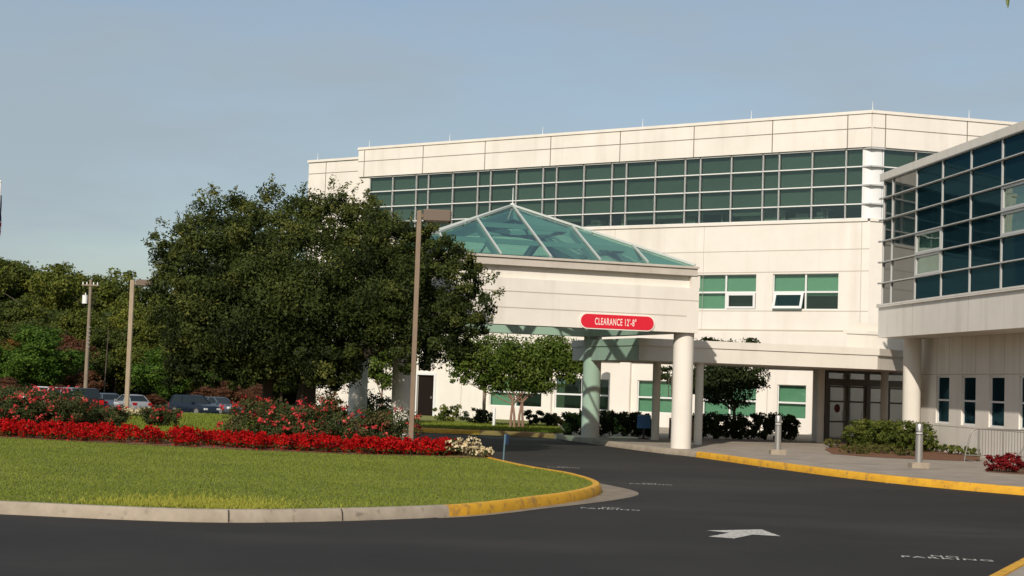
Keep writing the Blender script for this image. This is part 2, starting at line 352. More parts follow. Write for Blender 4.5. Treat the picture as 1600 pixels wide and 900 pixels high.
# island
ISL = [(-9.5, 20.3), (-6.35, 20.0), (-4.7, 19.8), (-3.4, 19.9), (-2.07, 20.65), (-.74, 21.8), (-.18, 22.6), (.43, 23.85), (1.12, 25.4), (1.55, 26.9),
       (1.68, 28.1), (1.58, 29.4), (1.23, 31.1), (.6, 32.7), (.05, 34.6), (-.45, 36.6), (-1.15, 39.3), (-2.15, 42.6), (-3.3, 46), (-4.2, 49.3), (-6.2, 54), (-8.5, 60), (-13, 65.5),
       (-30, 66), (-48, 55), (-52, 38), (-40, 25), (-20, 20)]
isl = catmull(ISL, 5, True)
def offset(poly, d):
    n = len(poly); out = []
    for i in range(n):
        a = poly[(i-1) % n]; b = poly[(i+1) % n]; t = (Vector(b)-Vector(a)).normalized(); out.append(Vector(poly[i])+Vector((-t.y, t.x))*d)
    return out
isl_in = offset(isl, .16)
def kerbrun(name, outer, inner, m, closed, h=.155, sel=None, rng=None):
    """a kerb: battered face, rounded nose, flat top"""
    mb = MB(); n = len(outer); idx = rng if rng is not None else (list(range(n))+[0] if closed else list(range(n)))
    prof = []
    for i in idx:
        o, q = Vector(outer[i]), Vector(inner[i]); v = q-o
        prof.append([(*o, -.03), (*o, .01), (*(o+v*.12), h-.035), (*(o+v*.32), h), (*q, h), (*q, -.03)])
    b = len(mb.v)
    for p in prof: mb.v += p
    for i in range(len(prof)-1):
        for k in range(5):
            a = b+i*6+k; mb.f.append((a, a+1, a+7, a+6)); mb.m.append(0)
    for e in (0, len(prof)-1): mb.f.append(tuple(b+e*6+k for k in range(6))); mb.m.append(0)
    return struct(mb.build(name, m, smooth=True))
ni = len(isl)
# yellow portion: from pixel x=716 round the tip to the back side
iy0 = min(range(ni), key=lambda i: (isl[i]-Vector((-.76, 21.8))).length); iy1 = min(range(ni), key=lambda i: (isl[i]-Vector((-.45, 36.6))).length)
kerbrun('island_kerb', isl, isl_in, M['kerb'], False, rng=list(range(iy1, ni))+list(range(0, iy0+1)))
kerbrun('island_kerb_yellow', isl, isl_in, M['yellow'], False, rng=list(range(iy0, iy1+1)))
mb = MB()
for t in [(370, 815), (-120, 800), (540, 812)]:
    g = G(*t); i = min(range(ni), key=lambda i: (isl[i]-g.xy).length)
    a = isl[i]; tn = (isl[(i+1) % ni]-isl[i-1]).normalized()*.010; v = isl_in[i]-isl[i]; e = -v*.02
    pr = [(*(a+e), .005), (*(a+v*.10+e), .117), (*(a+v*.30), .1535), (*(a+v), .1535)]
    for k in range(3):
        p, q = Vector(pr[k]), Vector(pr[k+1]); tt = Vector((*tn, 0)); mb.face([p-tt, p+tt, q+tt, q-tt])
struct(mb.build('kerb_joint', M['kerbgap']))
mb = MB(); mb.face([(*p, .135) for p in isl_in]); struct(mb.build('lawn', M['grass']))
# concrete gutter apron at the island tip
mb = MB(); ti = min(range(ni), key=lambda i: (isl[i]-Vector((1.68, 28.1))).length)
ids = [(ti+k) % ni for k in range(-26, 16)]
for a, b_ in zip(ids[:-1], ids[1:]):
    def out(i):
        k = (i-ti) if abs(i-ti) < 60 else 0
        wd = .50*math.exp(-((k+1)/9.0)**2)+.14
        t = (isl[(i+1) % ni]-isl[i-1]).normalized(); return isl[i]+Vector((t.y, -t.x))*wd
    mb.face([(*isl[a], .006), (*out(a), .006), (*out(b_), .006), (*isl[b_], .006)])
struct(mb.build('concrete_gutter', mat('dirty_concrete', (.25, .205, .15), .9, col2=(.16, .13, .095), scale=2.5, bump=(60, .3, .01))))
# right-hand kerb and sidewalk
KR = [(-9.5, 70), (-7.5, 63), (-5.6, 58), (-3.4, 56.1), (-.95, 55.3), (.6, 55.0), (1.6, 54.0), (2.15, 52.2), (3.0, 49.2), (4.1, 45.6), (5.1, 43.3), (6.48, 38.3), (7.55, 35), (8.75, 32.7), (10.1, 31.0), (12.2, 28.8), (15, 26.6), (24, 22)]
kr = catmull(KR, 6); 
def offl(line, d):
    out = []
    for i, p in enumerate(line):
        a = line[max(i-1, 0)]; b = line[min(i+1, len(line)-1)]; t = (b-a).normalized(); out.append(p+Vector((-t.y, t.x))*d)
    return out
kri = offl(kr, .16)
def ki(pt): return min(range(len(kr)), key=lambda i: (kr[i]-Vector(pt)).length)
k0, k1, k2, k3 = ki((-3.6, 56.2)), ki((-.8, 55.25)), ki((1.6, 54)), ki((5.1, 43.3))
kerbrun('far_kerb', kr, kri, M['kerb'], False, rng=list(range(0, k0+1)))
kerbrun('far_kerb_yellow', kr, kri, M['yellow'], False, rng=list(range(k0, k1+1)))
kerbrun('far_kerb_worn', kr, kri, M['ymut'], False, rng=list(range(k1, k2+1)))
kerbrun('sidewalk_kerb', kr, kri, M['kerb'], False, rng=list(range(k2, k3+1)))
kerbrun('sidewalk_kerb_yellow', kr, kri, M['yellow'], False, rng=list(range(k3, len(kr))))
mb = MB(); poly = [(*p, .149) for p in kri[k2:]]+[(40, 22, .149), (40, 75, .149), (1.6, 75, .149)]; mb.face(poly); struct(mb.build('sidewalk', M['conc']))
# sidewalk score lines
mb = MB()
for i in range(k2, len(kri)-1, 2):
    a = kri[i]; t = (kri[i+1]-kri[i]).normalized(); n_ = Vector((-t.y, t.x)); tt = t*.009
    mb.face([(*(a+n_*.02-tt), .1505), (*(a+n_*.02+tt), .1505), (*(a+n_*2.6+tt), .1505), (*(a+n_*2.6-tt), .1505)])
off2 = offl(kr, 1.45)
for i in range(k2, len(kri)-1):
    a, b_ = off2[i], off2[i+1]; t = (b_-a).normalized(); n_ = Vector((-t.y, t.x))*.009
    mb.face([(*(a-n_), .1508), (*(b_-n_), .1508), (*(b_+n_), .1508), (*(a+n_), .1508)])
struct(mb.build('sidewalk_joints', M['joint']))
mb = MB(); poly = [(*p, .14) for p in kri[:k2+1]]+[(1.6, 80, .14), (-9.5, 80, .14)]; mb.face(poly); struct(mb.build('verge', M['grass']))
mb = MB(); a = kri[k0-4:k2+1]; b_ = offl(kr, .95)[k0-4:k2+1]
for i in range(len(a)-1): mb.face([(*a[i], .146), (*a[i+1], .146), (*b_[i+1], .146), (*b_[i], .146)])
struct(mb.build('verge_pine_straw', M['mulch']))
# near corner kerb, bottom right of the view
a, b_ = G(1578, 901), G(1601, 888)
d = (b_-a).normalized(); n_ = Vector((d.y, -d.x, 0))
lo, hi = a-d*3, b_+d*1.6
ln = [lo.xy, a.xy, b_.xy, hi.xy, (hi+Vector((1.2, -.2, 0))).xy, (hi+Vector((4, -.8, 0))).xy]; ln = catmull(ln, 4)
li_ = offl(ln, -.16)
kerbrun('corner_kerb', ln, li_, M['yellow'], False)
mb = MB(); mb.face([(*p, .14) for p in li_]+[(14, 12, .14), (5, 10, .14)]); struct(mb.build('corner_pavement', M['conc']))

# ---- painted markings
def textmesh(body, width, height, sx=None):
    cu = bpy.data.curves.new('txt', 'FONT'); cu.body = body; cu.align_x = 'CENTER'; cu.align_y = 'CENTER'; cu.size = 1; cu.offset = .012; cu.space_character = 1.15
    o = bpy.data.objects.new('txt', cu); COL.objects.link(o); bpy.context.view_layer.update()
    me = bpy.data.meshes.new_from_object(o.evaluated_get(bpy.context.evaluated_depsgraph_get())); bpy.data.objects.remove(o)
    co = np.empty(len(me.vertices)*3); me.vertices.foreach_get('co', co); co = co.reshape(-1, 3)
    mn, mxx = co.min(0), co.max(0); c = (mn+mxx)/2; co = co-c; co[:, 0] *= width/(mxx[0]-mn[0]); co[:, 1] *= height/(mxx[1]-mn[1])
    return co, [tuple(p.vertices) for p in me.polygons]
tp = textmesh('PARKING', .98, .17); tn = textmesh('NO', .30, .17)
def nopark(px, py, w, ang, label):
    g = G(px, py, .006); mb = MB(); k = w/.98
    for (co, fs), dy in ((tp, -.11), (tn, .12)):
        b = len(mb.v); ca, sa = math.cos(ang), math.sin(ang)
        for q in co:
            x, y = q[0]*k, (q[1]+dy); mb.v.append((g.x+x*ca-y*sa, g.y+x*sa+y*ca, .006))
        for f in fs: mb.f.append(tuple(b+i for i in f)); mb.m.append(0)
    o = mb.build('no_parking_marking', M['paint'], fixn=False); tag(o, label, 'road marking', 'NO PARKING stencils on the asphalt'); return o
nopark(1478, 871, 1.02, R(-9), 'white NO PARKING stencil on the asphalt near the bottom right corner, largest of them')
nopark(954, 794.5, .88, R(-6), 'white NO PARKING stencil on the asphalt below the yellow tip of the lawn island')
nopark(1016, 756, .80, 0, 'white NO PARKING stencil just right of the concrete gutter at the island tip')
nopark(880, 730, .70, 0, 'faint NO PARKING stencil beside the back kerb of the lawn island')
nopark(1061, 711, .75, 0, 'faint NO PARKING stencil in front of the big round column, where the yellow kerb starts')
nopark(1212, 730.5, .85, 0, 'faint NO PARKING stencil beside the yellow kerb below the farther bollard')
nopark(1412, 755.5, .78, R(-3), 'faint NO PARKING stencil beside the yellow kerb below the nearer bollard')
mb = MB(); mb.face([(*G(x, y).xy, .006) for x, y in [(1103.5, 829.5), (1190, 827.8), (1220, 838.5), (1176, 836), (1147, 842), (1107, 839), (1140, 833)]])
tag(mb.build('road_arrow', M['paint'], fixn=False), 'large white painted arrow lying on the dark asphalt', 'road marking')

# ------------------------------------------------------------------ main building
UF, NF = Vector((-.819, .574)), Vector((-.574, -.819)); FM = frame((11.4, 65.0), UF, NF)
def wall_holes(mb, F, t0, t1, z0, z1, holes, d=0.0, rev=.15, mi=0):
    T = sorted(set([t0, t1]+[h[0] for h in holes]+[h[1] for h in holes])); Z = sorted(set([z0, z1]+[h[2] for h in holes]+[h[3] for h in holes]))
    for i in range(len(T)-1):
        for j in range(len(Z)-1):
            tc_, zc = (T[i]+T[i+1])/2, (Z[j]+Z[j+1])/2
            if any(h[0] < tc_ < h[1] and h[2] < zc < h[3] for h in holes): continue
            mb.face([F(T[i], d, Z[j]), F(T[i+1], d, Z[j]), F(T[i+1], d, Z[j+1]), F(T[i], d, Z[j+1])], mi)
    for a, b, c, e in holes:
        mb.face([F(a, d, c), F(a, d-rev, c), F(a, d-rev, e), F(a, d, e)], mi); mb.face([F(b, d, c), F(b, d-rev, c), F(b, d-rev, e), F(b, d, e)], mi)
        mb.face([F(a, d, c), F(b, d, c), F(b, d-rev, c), F(a, d-rev, c)], mi); mb.face([F(a, d, e), F(b, d, e), F(b, d-rev, e), F(a, d-rev, e)], mi)
HB = empty('hospital_building', FM(10, 0, 0), 'long three storey cream building with a ribbon of green glass along its top floor', 'building')
HO = HB.location.copy()
def sub(mb, name, m, parent, **k):     # builds world-space geometry under an Empty parent
    o = mb.build(name, m, parent, **k); q = parent
    off = Vector((0, 0, 0))
    while q is not None: off += Vector(q.location); q = q.parent
    o.location = -off if parent.type == 'EMPTY' else Vector((0, 0, 0))
    return o
def subleaf(o, parent):
    o.parent = parent; o.location = -Vector(parent.location) if parent.type == 'EMPTY' else Vector((0, 0, 0)); return o
GW = [(-.72, .55, .75, 2.12, 0), (1.5, 3.95, .75, 2.12, 1), (5.3, 7.15, .75, 2.12, 1), (8.6, 11.4, .75, 2.12, 1), (12.1, 15.0, .75, 2.12, 1)]
UW = [(-2.01, .868, 5.18, 6.64), (1.62, 4.45, 5.18, 6.64)]
DR = (18.2, 19.2, .05, 2.05)
mb = MB()
wall_holes(mb, FM, -3.28, 23.3, -1.6, 8.7, [g[:4] for g in GW]+UW+[DR], rev=.16)
mb.fbox(FM, -3.2, 22.8, -.02, .06, 8.7, 8.82)                                    # ribbon sill
# parapet
mb.fbox(FM, -3.30, 23.35, -.6, .10, 11.66, 13.0); mb.fbox(FM, -3.33, 23.38, -.7, .15, 13.0, 13.12)
mb.fbox(FM, 22.7, 23.3, -.5, 0, 8.7, 11.66)
# setback block
mb.fbox(FM, 23.3, 28.7, -9, -2.2, -1.6, 12.95); mb.fbox(FM, 23.3, 28.75, -9, -2.12, 12.95, 13.07)
# second face, running away to the right
C2 = FM(-3.28, 0, 0); U2, N2 = Vector((.964, .2656)), Vector((.2656, -.964)); F2 = frame(C2, U2, N2)
wall_holes(mb, F2, 0, 22, -1, 8.7, [], 0); mb.fbox(F2, -.02, 22, -.5, .10, 11.66, 13.0); mb.fbox(F2, -.05, 22, -.6, .15, 13.0, 13.12)
mb.fbox(F2, 0.0, 22, -.02, .06, 8.7, 8.82)
# rear walls
A_, B_, D_, E_ = FM(23.3, -2.2, 0), FM(23.3, -22, 0), F2(22, 0, 0), F2(22, -22, 0)
mb.face([(*D_.xy, -1), (*E_.xy, -1), (*E_.xy, 12.6), (*D_.xy, 12.6)]); mb.face([(*E_.xy, -1), (*B_.xy, -1), (*B_.xy, 12.6), (*E_.xy, 12.6)])
# ground-floor pilasters and plinth between windows
for a, b in ((11.5, 12.0), (15.15, 15.75), (7.45, 7.95), (4.2, 4.6)): mb.fbox(FM, a, b, .0, .16, -.5, 2.9)
mb.fbox(FM, -3.2, 23.2, .0, .12, 2.9, 4.25)
HW = sub(mb, 'wall', M['wall'], HB)
# panel joints
mb = MB()
def vj(F, t, z0, z1, d=0.0, w=.022): mb.fbox(F, t-w, t+w, d+.001, d+.004, z0, z1)
def hj(F, t0, t1, z, d=0.0, w=.018): mb.fbox(F, t0, t1, d+.0015, d+.0045, z-w, z+w)
for k in range(7): vj(FM, 1.02+3.66*k-.02, 11.66, 13.0, .10)
vj(FM, -2.3, 11.66, 13, .10)
hj(FM, -3.3, 23.35, 12.42, .10); hj(FM, 23.4, 28.7, 12.35, -2.2); vj(FM, 27.5, 8, 12.95, -2.2)
for k in range(6): vj(F2, .55+3.66*k, 11.66, 13.0, .10)
hj(F2, 0, 22, 12.42, .10)
sub(mb, 'panel_joint', M['joint'], HB)
mb = MB()
for z in (7.6, 6.72, 5.12): hj(FM, -3.28, 23.3, z, 0, .015)
hj(FM, -3.28, 23.3, 4.32, 0, .035)
vj(FM, -2.95, 4.3, 8.7, 0, .012)
for t in (2.6, 7.0, 11, 15): vj(FM, t+1.5, 4.3, 8.7, 0, .008)
for t in (-1.0, 1.0, 4.9, 16.6, 20.5): vj(FM, t, -.5, 2.9, 0, .012)
sub(mb, 'soft_joint', M['joint2'], HB)
mb = MB()
mb.face([(*FM(-3.2, -.05, 0).xy, 12.7), (*F2(22, -.1, 0).xy, 12.7), (*E_.xy, 12.7), (*B_.xy, 12.7), (*FM(23.3, -.05, 0).xy, 12.7)])
RF = sub(mb, 'roof', M['roofm'], HB, fixn=False)
# lightning rods
for px in (566, 692, 838, 995, 1166, 1357): 
    k = (px-800)/2500; t = (11.4-65*k)/(.819+.574*k); mb = MB(); q = FM(min(t, 23.0), -.1, 0)
    mb.tube([(q.x, q.y, 13.1), (q.x, q.y, 13.5)], [.02, .008], 6); mb.cyl(q.x, q.y, 13.1, 13.16, .05, 8)
    sub(mb, 'lightning_rod', M['white'], RF).location = (0, 0, 0)
for px in (486,):
    q = FM(28.2, -2.3, 0); mb = MB(); mb.tube([(q.x, q.y, 13.05), (q.x, q.y, 13.45)], [.02, .008], 6); sub(mb, 'lightning_rod', M['white'], RF).location = (0, 0, 0)
q = F2(4.4, -.1, 0); mb = MB(); mb.tube([(q.x, q.y, 13.1), (q.x, q.y, 13.5)], [.02, .008], 6); sub(mb, 'lightning_rod', M['white'], RF).location = (0, 0, 0)
def bay(F, a, b, rows, B, d=-.12, pane=None, blind=None, fr=.045, dep=.10, openrow=None, lastopen=True, sill=False, fin=.05):
    """one window: frame with its bars, one pane sheet, one blind"""
    m1 = MB()
    for t in (a, b): m1.fbox(F, t-fr*.6, t+fr*.6, d, d+dep, rows[0], rows[-1])
    for i, z in enumerate(rows):
        m1.fbox(F, a+fr*.6, b-fr*.6, d, d+dep+fin*.8, z-fr*.5, z+fr*.5)
    w_ = sub(m1, 'window', M['white'], B)
    m2 = MB(); m2.fbox(F, a, b, d+.02, d+.032, rows[0], rows[-1]); p_ = m2.build('pane', pane or M['glass'], w_)
    if blind:
        z0 = rows[1] if lastopen else rows[0]
        m3 = MB(); m3.fbox(F, a+.02, b-.02, d-.10, d-.08, z0-random.choice([0, .05, .1, .18, .3]), rows[-1]); m3.build('blind', blind, w_)
    return w_
rows = [8.82, 9.40, 10.15, 10.90, 11.62]
edges = []; t = 22.68
for k in range(7):
    W = 3.66*.4; edges += [(t-W, t), (t-2*W, t-W), (t-3.66, t-2*W)]; t -= 3.66
SH3 = [M['shade'], mat('grey_shade_light', (.46, .46, .42), .9), mat('grey_shade_dark', (.35, .355, .32), .9)]
for a, b in edges: bay(FM, a, b, rows, HB, pane=M['glass'], blind=random.choice(SH3))
s = .55
for k in range(4):
    for wd in (1.46, 1.46, .74): bay(F2, s, s+wd, rows, HB, pane=M['glass'], blind=M['shade']); s += wd
# interior of the ribbon storey
mb = MB(); mb.fbox(FM, -2.4, 22.9, -6, -.3, 8.6, 8.7); mb.fbox(FM, -2.4, 22.9, -6, -.3, 11.75, 11.85); mb.fbox(FM, -2.4, 22.9, -6.2, -6, 8.6, 11.8)
for t in (3.6, 9.5, 15.2): mb.fbox(FM, t, t+.12, -6, -1.2, 8.7, 11.75)
sub(mb, 'interior_room', M['room'], HB)
mb = MB()
for k in range(30):
    t = -1.8+random.random()*24; hh = random.choice([.3, .45, .75, .5]); ww = random.choice([.3, .5, 1.0])
    z_ = 8.7+hh*.8
    mb.fbox(FM, t, t+ww, -.9-random.random()*.6, -.5, z_, z_+.04); mb.fbox(FM, t, t+.05, -.6, -.55, 8.7, z_); mb.fbox(FM, t+ww-.05, t+ww, -.6, -.55, 8.7, z_)
    if random.random() < .6: mb.fbox(FM, t+ww*.2, t+ww*.75, -1.1, -.6, z_+.04, z_+.04+random.uniform(.1, .35))
    if random.random() < .5: mb.fbox(FM, t+.05, t+ww-.05, -.62, -.6, 8.75, z_)
sub(mb, 'office_furniture', M['furn'], HB)
# corner panel of white metal, with the fins running past it
mb = MB(); a1, a2, b1 = FM(-2.93, -.05, 0), FM(-3.0, -.0, 0), F2(.5, -.05, 0)
ring = []
c_ = C2.xy; p0 = FM(-2.93, -.02, 0).xy; p3 = F2(.5, -.02, 0).xy
for i in range(9):
    tt = i/8; q = (1-tt)**2*p0+2*(1-tt)*tt*(c_+Vector((.0, -.02)))+tt*tt*p3; ring.append(q)
for i in range(8): mb.face([(*ring[i], 8.82), (*ring[i+1], 8.82), (*ring[i+1], 11.66), (*ring[i], 11.66)])
CP = sub(mb, 'corner_panel', M['white'], HB, smooth=True)
mb = MB()
for z in rows[1:]:
    mb.hexa([FM(-2.9, .0, z-.035), FM(-3.33, .12, z-.035), FM(-3.33, .02, z-.035), FM(-2.9, -.06, z-.035), FM(-2.9, .0, z+.02), FM(-3.33, .12, z+.02), FM(-3.33, .02, z+.02), FM(-2.9, -.06, z+.02)])
    mb.fbox(F2, -.03, .55, -.05, .12, z-.035, z+.02)
    pass
sub(mb, 'sun_fin', M['fin'], HB)
# second-floor windows
def win2(F, a, b, z0, z1, B, zm, cols=2, open_=(), pane=M['glassg'], d=-.12, blind=M['blind'], dark=()):
    m1 = MB(); fr = .035
    cs = [a+(b-a)*i/cols for i in range(cols+1)]
    for t in cs: m1.fbox(F, t-fr, t+fr, d-.02, d+.06, z0, z1)
    for z in (z0, zm, z1): m1.fbox(F, a, b, d-.025, d+.055, z-fr, z+fr)
    for i in open_:
        ta, tb = cs[i]+.05, cs[i+1]-.05
        m1.fbox(F, ta, tb, d+.05, d+.10, z0+.04, z0+.13); m1.fbox(F, ta, tb, d+.05, d+.10, zm-.13, zm-.04)
        m1.fbox(F, ta, ta+.10, d+.05, d+.10, z0+.13, zm-.13); m1.fbox(F, tb-.10, tb, d+.05, d+.10, z0+.13, zm-.13)
    w_ = sub(m1, 'window', M['white'], B)
    m2 = MB(); m2.fbox(F, a, b, d+.01, d+.02, z0, z1); m2.build('pane', pane, w_)
    m3 = MB()
    for i in range(cols):
        zb = dark[i] if i < len(dark) else z0
        if zb < z1: m3.fbox(F, cs[i], cs[i+1], d-.14, d-.12, zb, z1)
    m3.build('blind', blind, w_)
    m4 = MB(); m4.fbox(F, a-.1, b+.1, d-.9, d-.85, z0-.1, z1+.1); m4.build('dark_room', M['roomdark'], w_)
    return w_
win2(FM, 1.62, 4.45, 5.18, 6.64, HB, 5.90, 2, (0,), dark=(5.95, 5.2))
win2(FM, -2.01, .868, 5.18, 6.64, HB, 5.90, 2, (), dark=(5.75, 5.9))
# the tilted-out sash of the right-hand pair
mb = MB(); zt, zb = 5.86, 5.22
def tilt(t, dd, z): return FM(t, -.05+(zt-z)*.32+dd, z)
for (ta, tb, za, zb_) in ((-.52, .80, zb, zb+.11), (-.52, .80, zt-.09, zt), (-.52, -.41, zb, zt), (.69, .80, zb, zt)):
    pass
ta, tb = -.50, .80
for (x0, x1, z0, z1) in ((ta, tb, zb, zb+.10), (ta, tb, zt-.08, zt), (ta, ta+.10, zb+.10, zt-.08), (tb-.10, tb, zb+.10, zt-.08)):
    mb.hexa([tilt(x0, 0, z0), tilt(x1, 0, z0), tilt(x1, .04, z0), tilt(x0, .04, z0), tilt(x0, 0, z1), tilt(x1, 0, z1), tilt(x1, .04, z1), tilt(x0, .04, z1)])
o = sub(mb, 'window_sash', M['white'], HB); o['label'] = 'white sash tilted open at its bottom edge'
mb = MB(); mb.hexa([tilt(ta, .015, zb), tilt(tb, .015, zb), tilt(tb, .025, zb), tilt(ta, .025, zb), tilt(ta, .015, zt), tilt(tb, .015, zt), tilt(tb, .025, zt), tilt(ta, .025, zt)]); mb.build('pane', M['glassg'], o)
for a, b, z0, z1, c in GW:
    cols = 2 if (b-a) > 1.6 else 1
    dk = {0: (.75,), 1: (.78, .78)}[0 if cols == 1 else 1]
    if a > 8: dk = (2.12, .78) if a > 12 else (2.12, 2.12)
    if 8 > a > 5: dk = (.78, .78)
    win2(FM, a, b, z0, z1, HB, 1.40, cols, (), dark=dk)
    
mb = MB(); mb.fbox(FM, DR[0], DR[1], -.14, -.08, .05, 2.05); dr = sub(mb, 'door', M['door'], HB)
mb = MB(); mb.fbox(FM, 18.32, 18.42, -.08, -.02, .95, 1.05); mb.build('handle', M['galv'], dr)
mb = MB(); mb.fbox(FM, 18.08, 18.2, -.05, .05, .0, 2.17); mb.fbox(FM, 19.2, 19.32, -.05, .05, .0, 2.17); mb.fbox(FM, 18.2, 19.2, -.05, .05, 2.05, 2.17); sub(mb, 'door_frame', M['white'], HB)
mb = MB(); q = FM(7.6, 3.2, 0); mb.cyl(q.x, q.y, .1, 4.3, .22, 24)
tag(mb.build('round_column', M['wall2'], smooth=True), 'pale round column standing behind the hedge, right of the green lit column', 'column')

# ------------------------------------------------------------------ drive-through canopy
UC, VC = Vector((.948, .317)).normalized(), Vector((-.317, .948)).normalized()
A0 = Vector((4.90, 45.2)); FC = frame(A0, -UC, -VC)        # t leftwards, d towards the camera
WT, DT = 8.13, 7.0
CN = empty('entrance_canopy', FC(4, -3.5, 0), 'square drive-through canopy with stucco beams and a green glass pyramid roof', 'canopy')
e = .42
def ring4(mb, o0, o1, z0, z1, mi=0, cut=.18):      # square tube: o1 outside offset, o0 inside offset
    or_ = o1-cut
    mb.fbox(FC, -or_, WT+o1, o0, o1, z0, z1, mi); mb.fbox(FC, -or_, WT+o1, -DT-o1, -DT-o0, z0, z1, mi)
    mb.fbox(FC, -or_, -o0, -DT-o0, o0, z0, z1, mi); mb.fbox(FC, WT+o0, WT+o1, -DT-o0, o0, z0, z1, mi)
ZB, ZM, ZC, ZT = 3.40, 4.66, 5.0, 5.26
mb = MB(); ring4(mb, -.22, e, ZB, ZM); ring4(mb, -.22, e-.16, ZM, ZC); 
for (a, b, c, dd) in ((-e+.16, -e+.42, e-.28, e), (WT+e-.3, WT+e, e-.28, e)): mb.fbox(FC, a, b, c, dd, ZM, ZC)
sub(mb, 'fascia', M['wall2'], CN)
mb = MB(); ring4(mb, -.22, e+.04, ZC, ZT-.06, 0, .30); ring4(mb, -.24, e+.09, ZT-.06, ZT, 0, .32); sub(mb, 'coping', M['cope'], CN)
mb = MB()
for z in (4.30, 3.86): mb.fbox(FC, -e+.55, WT+e, e+.001, e+.004, z-.012, z+.012)
mb.fbox(FC, -e+.16, -e+.55, e+.001, e+.004, 4.288, 4.312)
sub(mb, 'groove', M['joint2'], CN)
def column(t, d, r, z0, z1, B, m=M['wall2'], F=FC):
    q = F(t, d, 0); mb = MB(); mb.tube([(q.x, q.y, z0), (q.x, q.y, z1)], r, 32); return sub(mb, 'column', m, B, smooth=True)
cols = [(0, 0), (.0, -DT), (WT, 0), (WT-.42, -DT)]
for i, (t, d) in enumerate(cols):
    c = column(t, d, .29, .10, ZB, CN)
    if i < 2:
        q = FC(t, d, 0); mb = MB(); x0 = q.x-.29; yy = q.y
        mb.tube([(x0+.02, yy, 2.12), (x0-.10, yy, 2.12), (x0-.10, yy, 1.60), (x0+.02, yy, 1.60)], .022, 6)
        mb.box(x0-.02, x0+.02, yy-.05, yy+.05, 1.58, 2.14)
        mb.build('wall_bracket', M['bronze'], c)
# skylight pyramid
o_ = e-.02; apex = FC(WT/2, -DT/2, 7.06); zb = ZT+.02
cn = [FC(-o_+.30, o_, zb), FC(WT+o_, o_, zb), FC(WT+o_, -DT-o_, zb), FC(-o_+.30, -DT-o_, zb)]
mb = MB()
for i in range(4): mb.face([cn[i], cn[(i+1) % 4], apex])
SK = sub(mb, 'skylight', M['skyglass'], CN, fixn=False)
mb = MB(); inn = MB()
def bar(m, a, b, w_, h_):
    a, b = Vector(a), Vector(b); d_ = (b-a).normalized(); sd = d_.cross(Vector((0, 0, 1))).normalized()*w_; up_ = sd.cross(d_).normalized()*h_
    m.hexa([a-sd-up_, a+sd-up_, b+sd-up_, b-sd-up_, a-sd+up_, a+sd+up_, b+sd+up_, b-sd+up_])
for i in range(4):
    p, q = cn[i], cn[(i+1) % 4]; bar(mb, p+Vector((0, 0, .03)), apex+Vector((0, 0, .03)), .036, .03)
    for k in range(1, 6):
        b0 = p.lerp(q, k/6); f = min(k, 6-k)/3          # reaches the hip
        mid = p.lerp(q, .5); top = b0+(apex-mid)*f
        bar(mb, b0+Vector((0, 0, .03)), top+Vector((0, 0, .03)), .024, .025)
        if k in (2, 4): bar(inn, b0-Vector((0, 0, .18)), top-Vector((0, 0, .20)), .05, .09)
    for f in (.36, .68):
        a_ = p.lerp(apex, f); b_ = q.lerp(apex, f); bar(inn, a_-Vector((0, 0, .16)), b_-Vector((0, 0, .16)), .04, .07)
for i in range(4): bar(inn, cn[i]-Vector((0, 0, .2)), apex-Vector((0, 0, .25)), .07, .12)
mid = [cn[i].lerp(cn[(i+1) % 4], .5) for i in range(4)]
bar(inn, mid[0]+Vector((0, 0, -.1)), mid[2]+Vector((0, 0, -.1)), .06, .10); bar(inn, mid[1]+Vector((0, 0, -.1)), mid[3]+Vector((0, 0, -.1)), .06, .10)
bar(inn, cn[0].lerp(apex, .55), cn[2].lerp(apex, .55), .05, .07); bar(inn, cn[1].lerp(apex, .55), cn[3].lerp(apex, .55), .05, .07)
mb.build('glazing_bar', mat('glazing_bar_paint', (.46, .50, .47), .5), SK); inn.build('truss', mat('truss_paint', (.30, .38, .36), .6), SK)
mb = MB(); mb.tube([apex, apex+Vector((0, 0, .55))], [.018, .010], 8); mb.cyl(apex.x, apex.y, apex.z-.02, apex.z+.08, .07, 10); mb.build('finial', M['white'], SK)
# clearance sign
def rrect(F, tc_, zc, w_, h_, d0, d1, seg=10):
    pts = []; r_ = h_/2
    for k in range(seg+1): an = -math.pi/2+math.pi*k/seg; pts.append((w_/2-r_+r_*math.cos(an), r_*math.sin(an)))
    for k in range(seg+1): an = math.pi/2+math.pi*k/seg; pts.append((-w_/2+r_+r_*math.cos(an), r_*math.sin(an)))
    m = MB(); n = len(pts); b = 0
    m.v = [tuple(F(tc_-x, d0, zc+z)) for x, z in pts]+[tuple(F(tc_-x, d1, zc+z)) for x, z in pts]
    m.f = [tuple(range(n)), tuple(range(2*n-1, n-1, -1))]+[(i, (i+1) % n, n+(i+1) % n, n+i) for i in range(n)]; m.m = [0]*len(m.f); return m
SG = empty('clearance_sign', FC(1.85, e, 3.6), 'long red sign with rounded ends on the canopy beam, white lettering CLEARANCE 12\'-8"', 'sign')
tS = (1066-965.5)/2500*45/.948+.0; 
def tcol(px): k = (px-800)/2500; return (4.90+e*.317-k*(45.2-e*.948))/(UC.x-k*UC.y)
ts = (tcol(908)+tcol(1023))/2; ws = tcol(908)-tcol(1023)
zs_ = 3.60
sub(rrect(FC, ts, zs_, ws+.05, .44, e+.005, e+.035), 'sign_border', M['signw'], SG)
sub(rrect(FC, ts, zs_, ws-.02, .38, e+.036, e+.045), 'sign_face', M['red'], SG)
co, fs = textmesh('CLEARANCE 12\'-8"', ws*.56, .20); mb = MB()
mb.v = [tuple(FC(ts+.06-q[0], e+.048, zs_+.0+q[1])) for q in co]; mb.f = [tuple(f) for f in fs]; mb.m = [0]*len(mb.f)
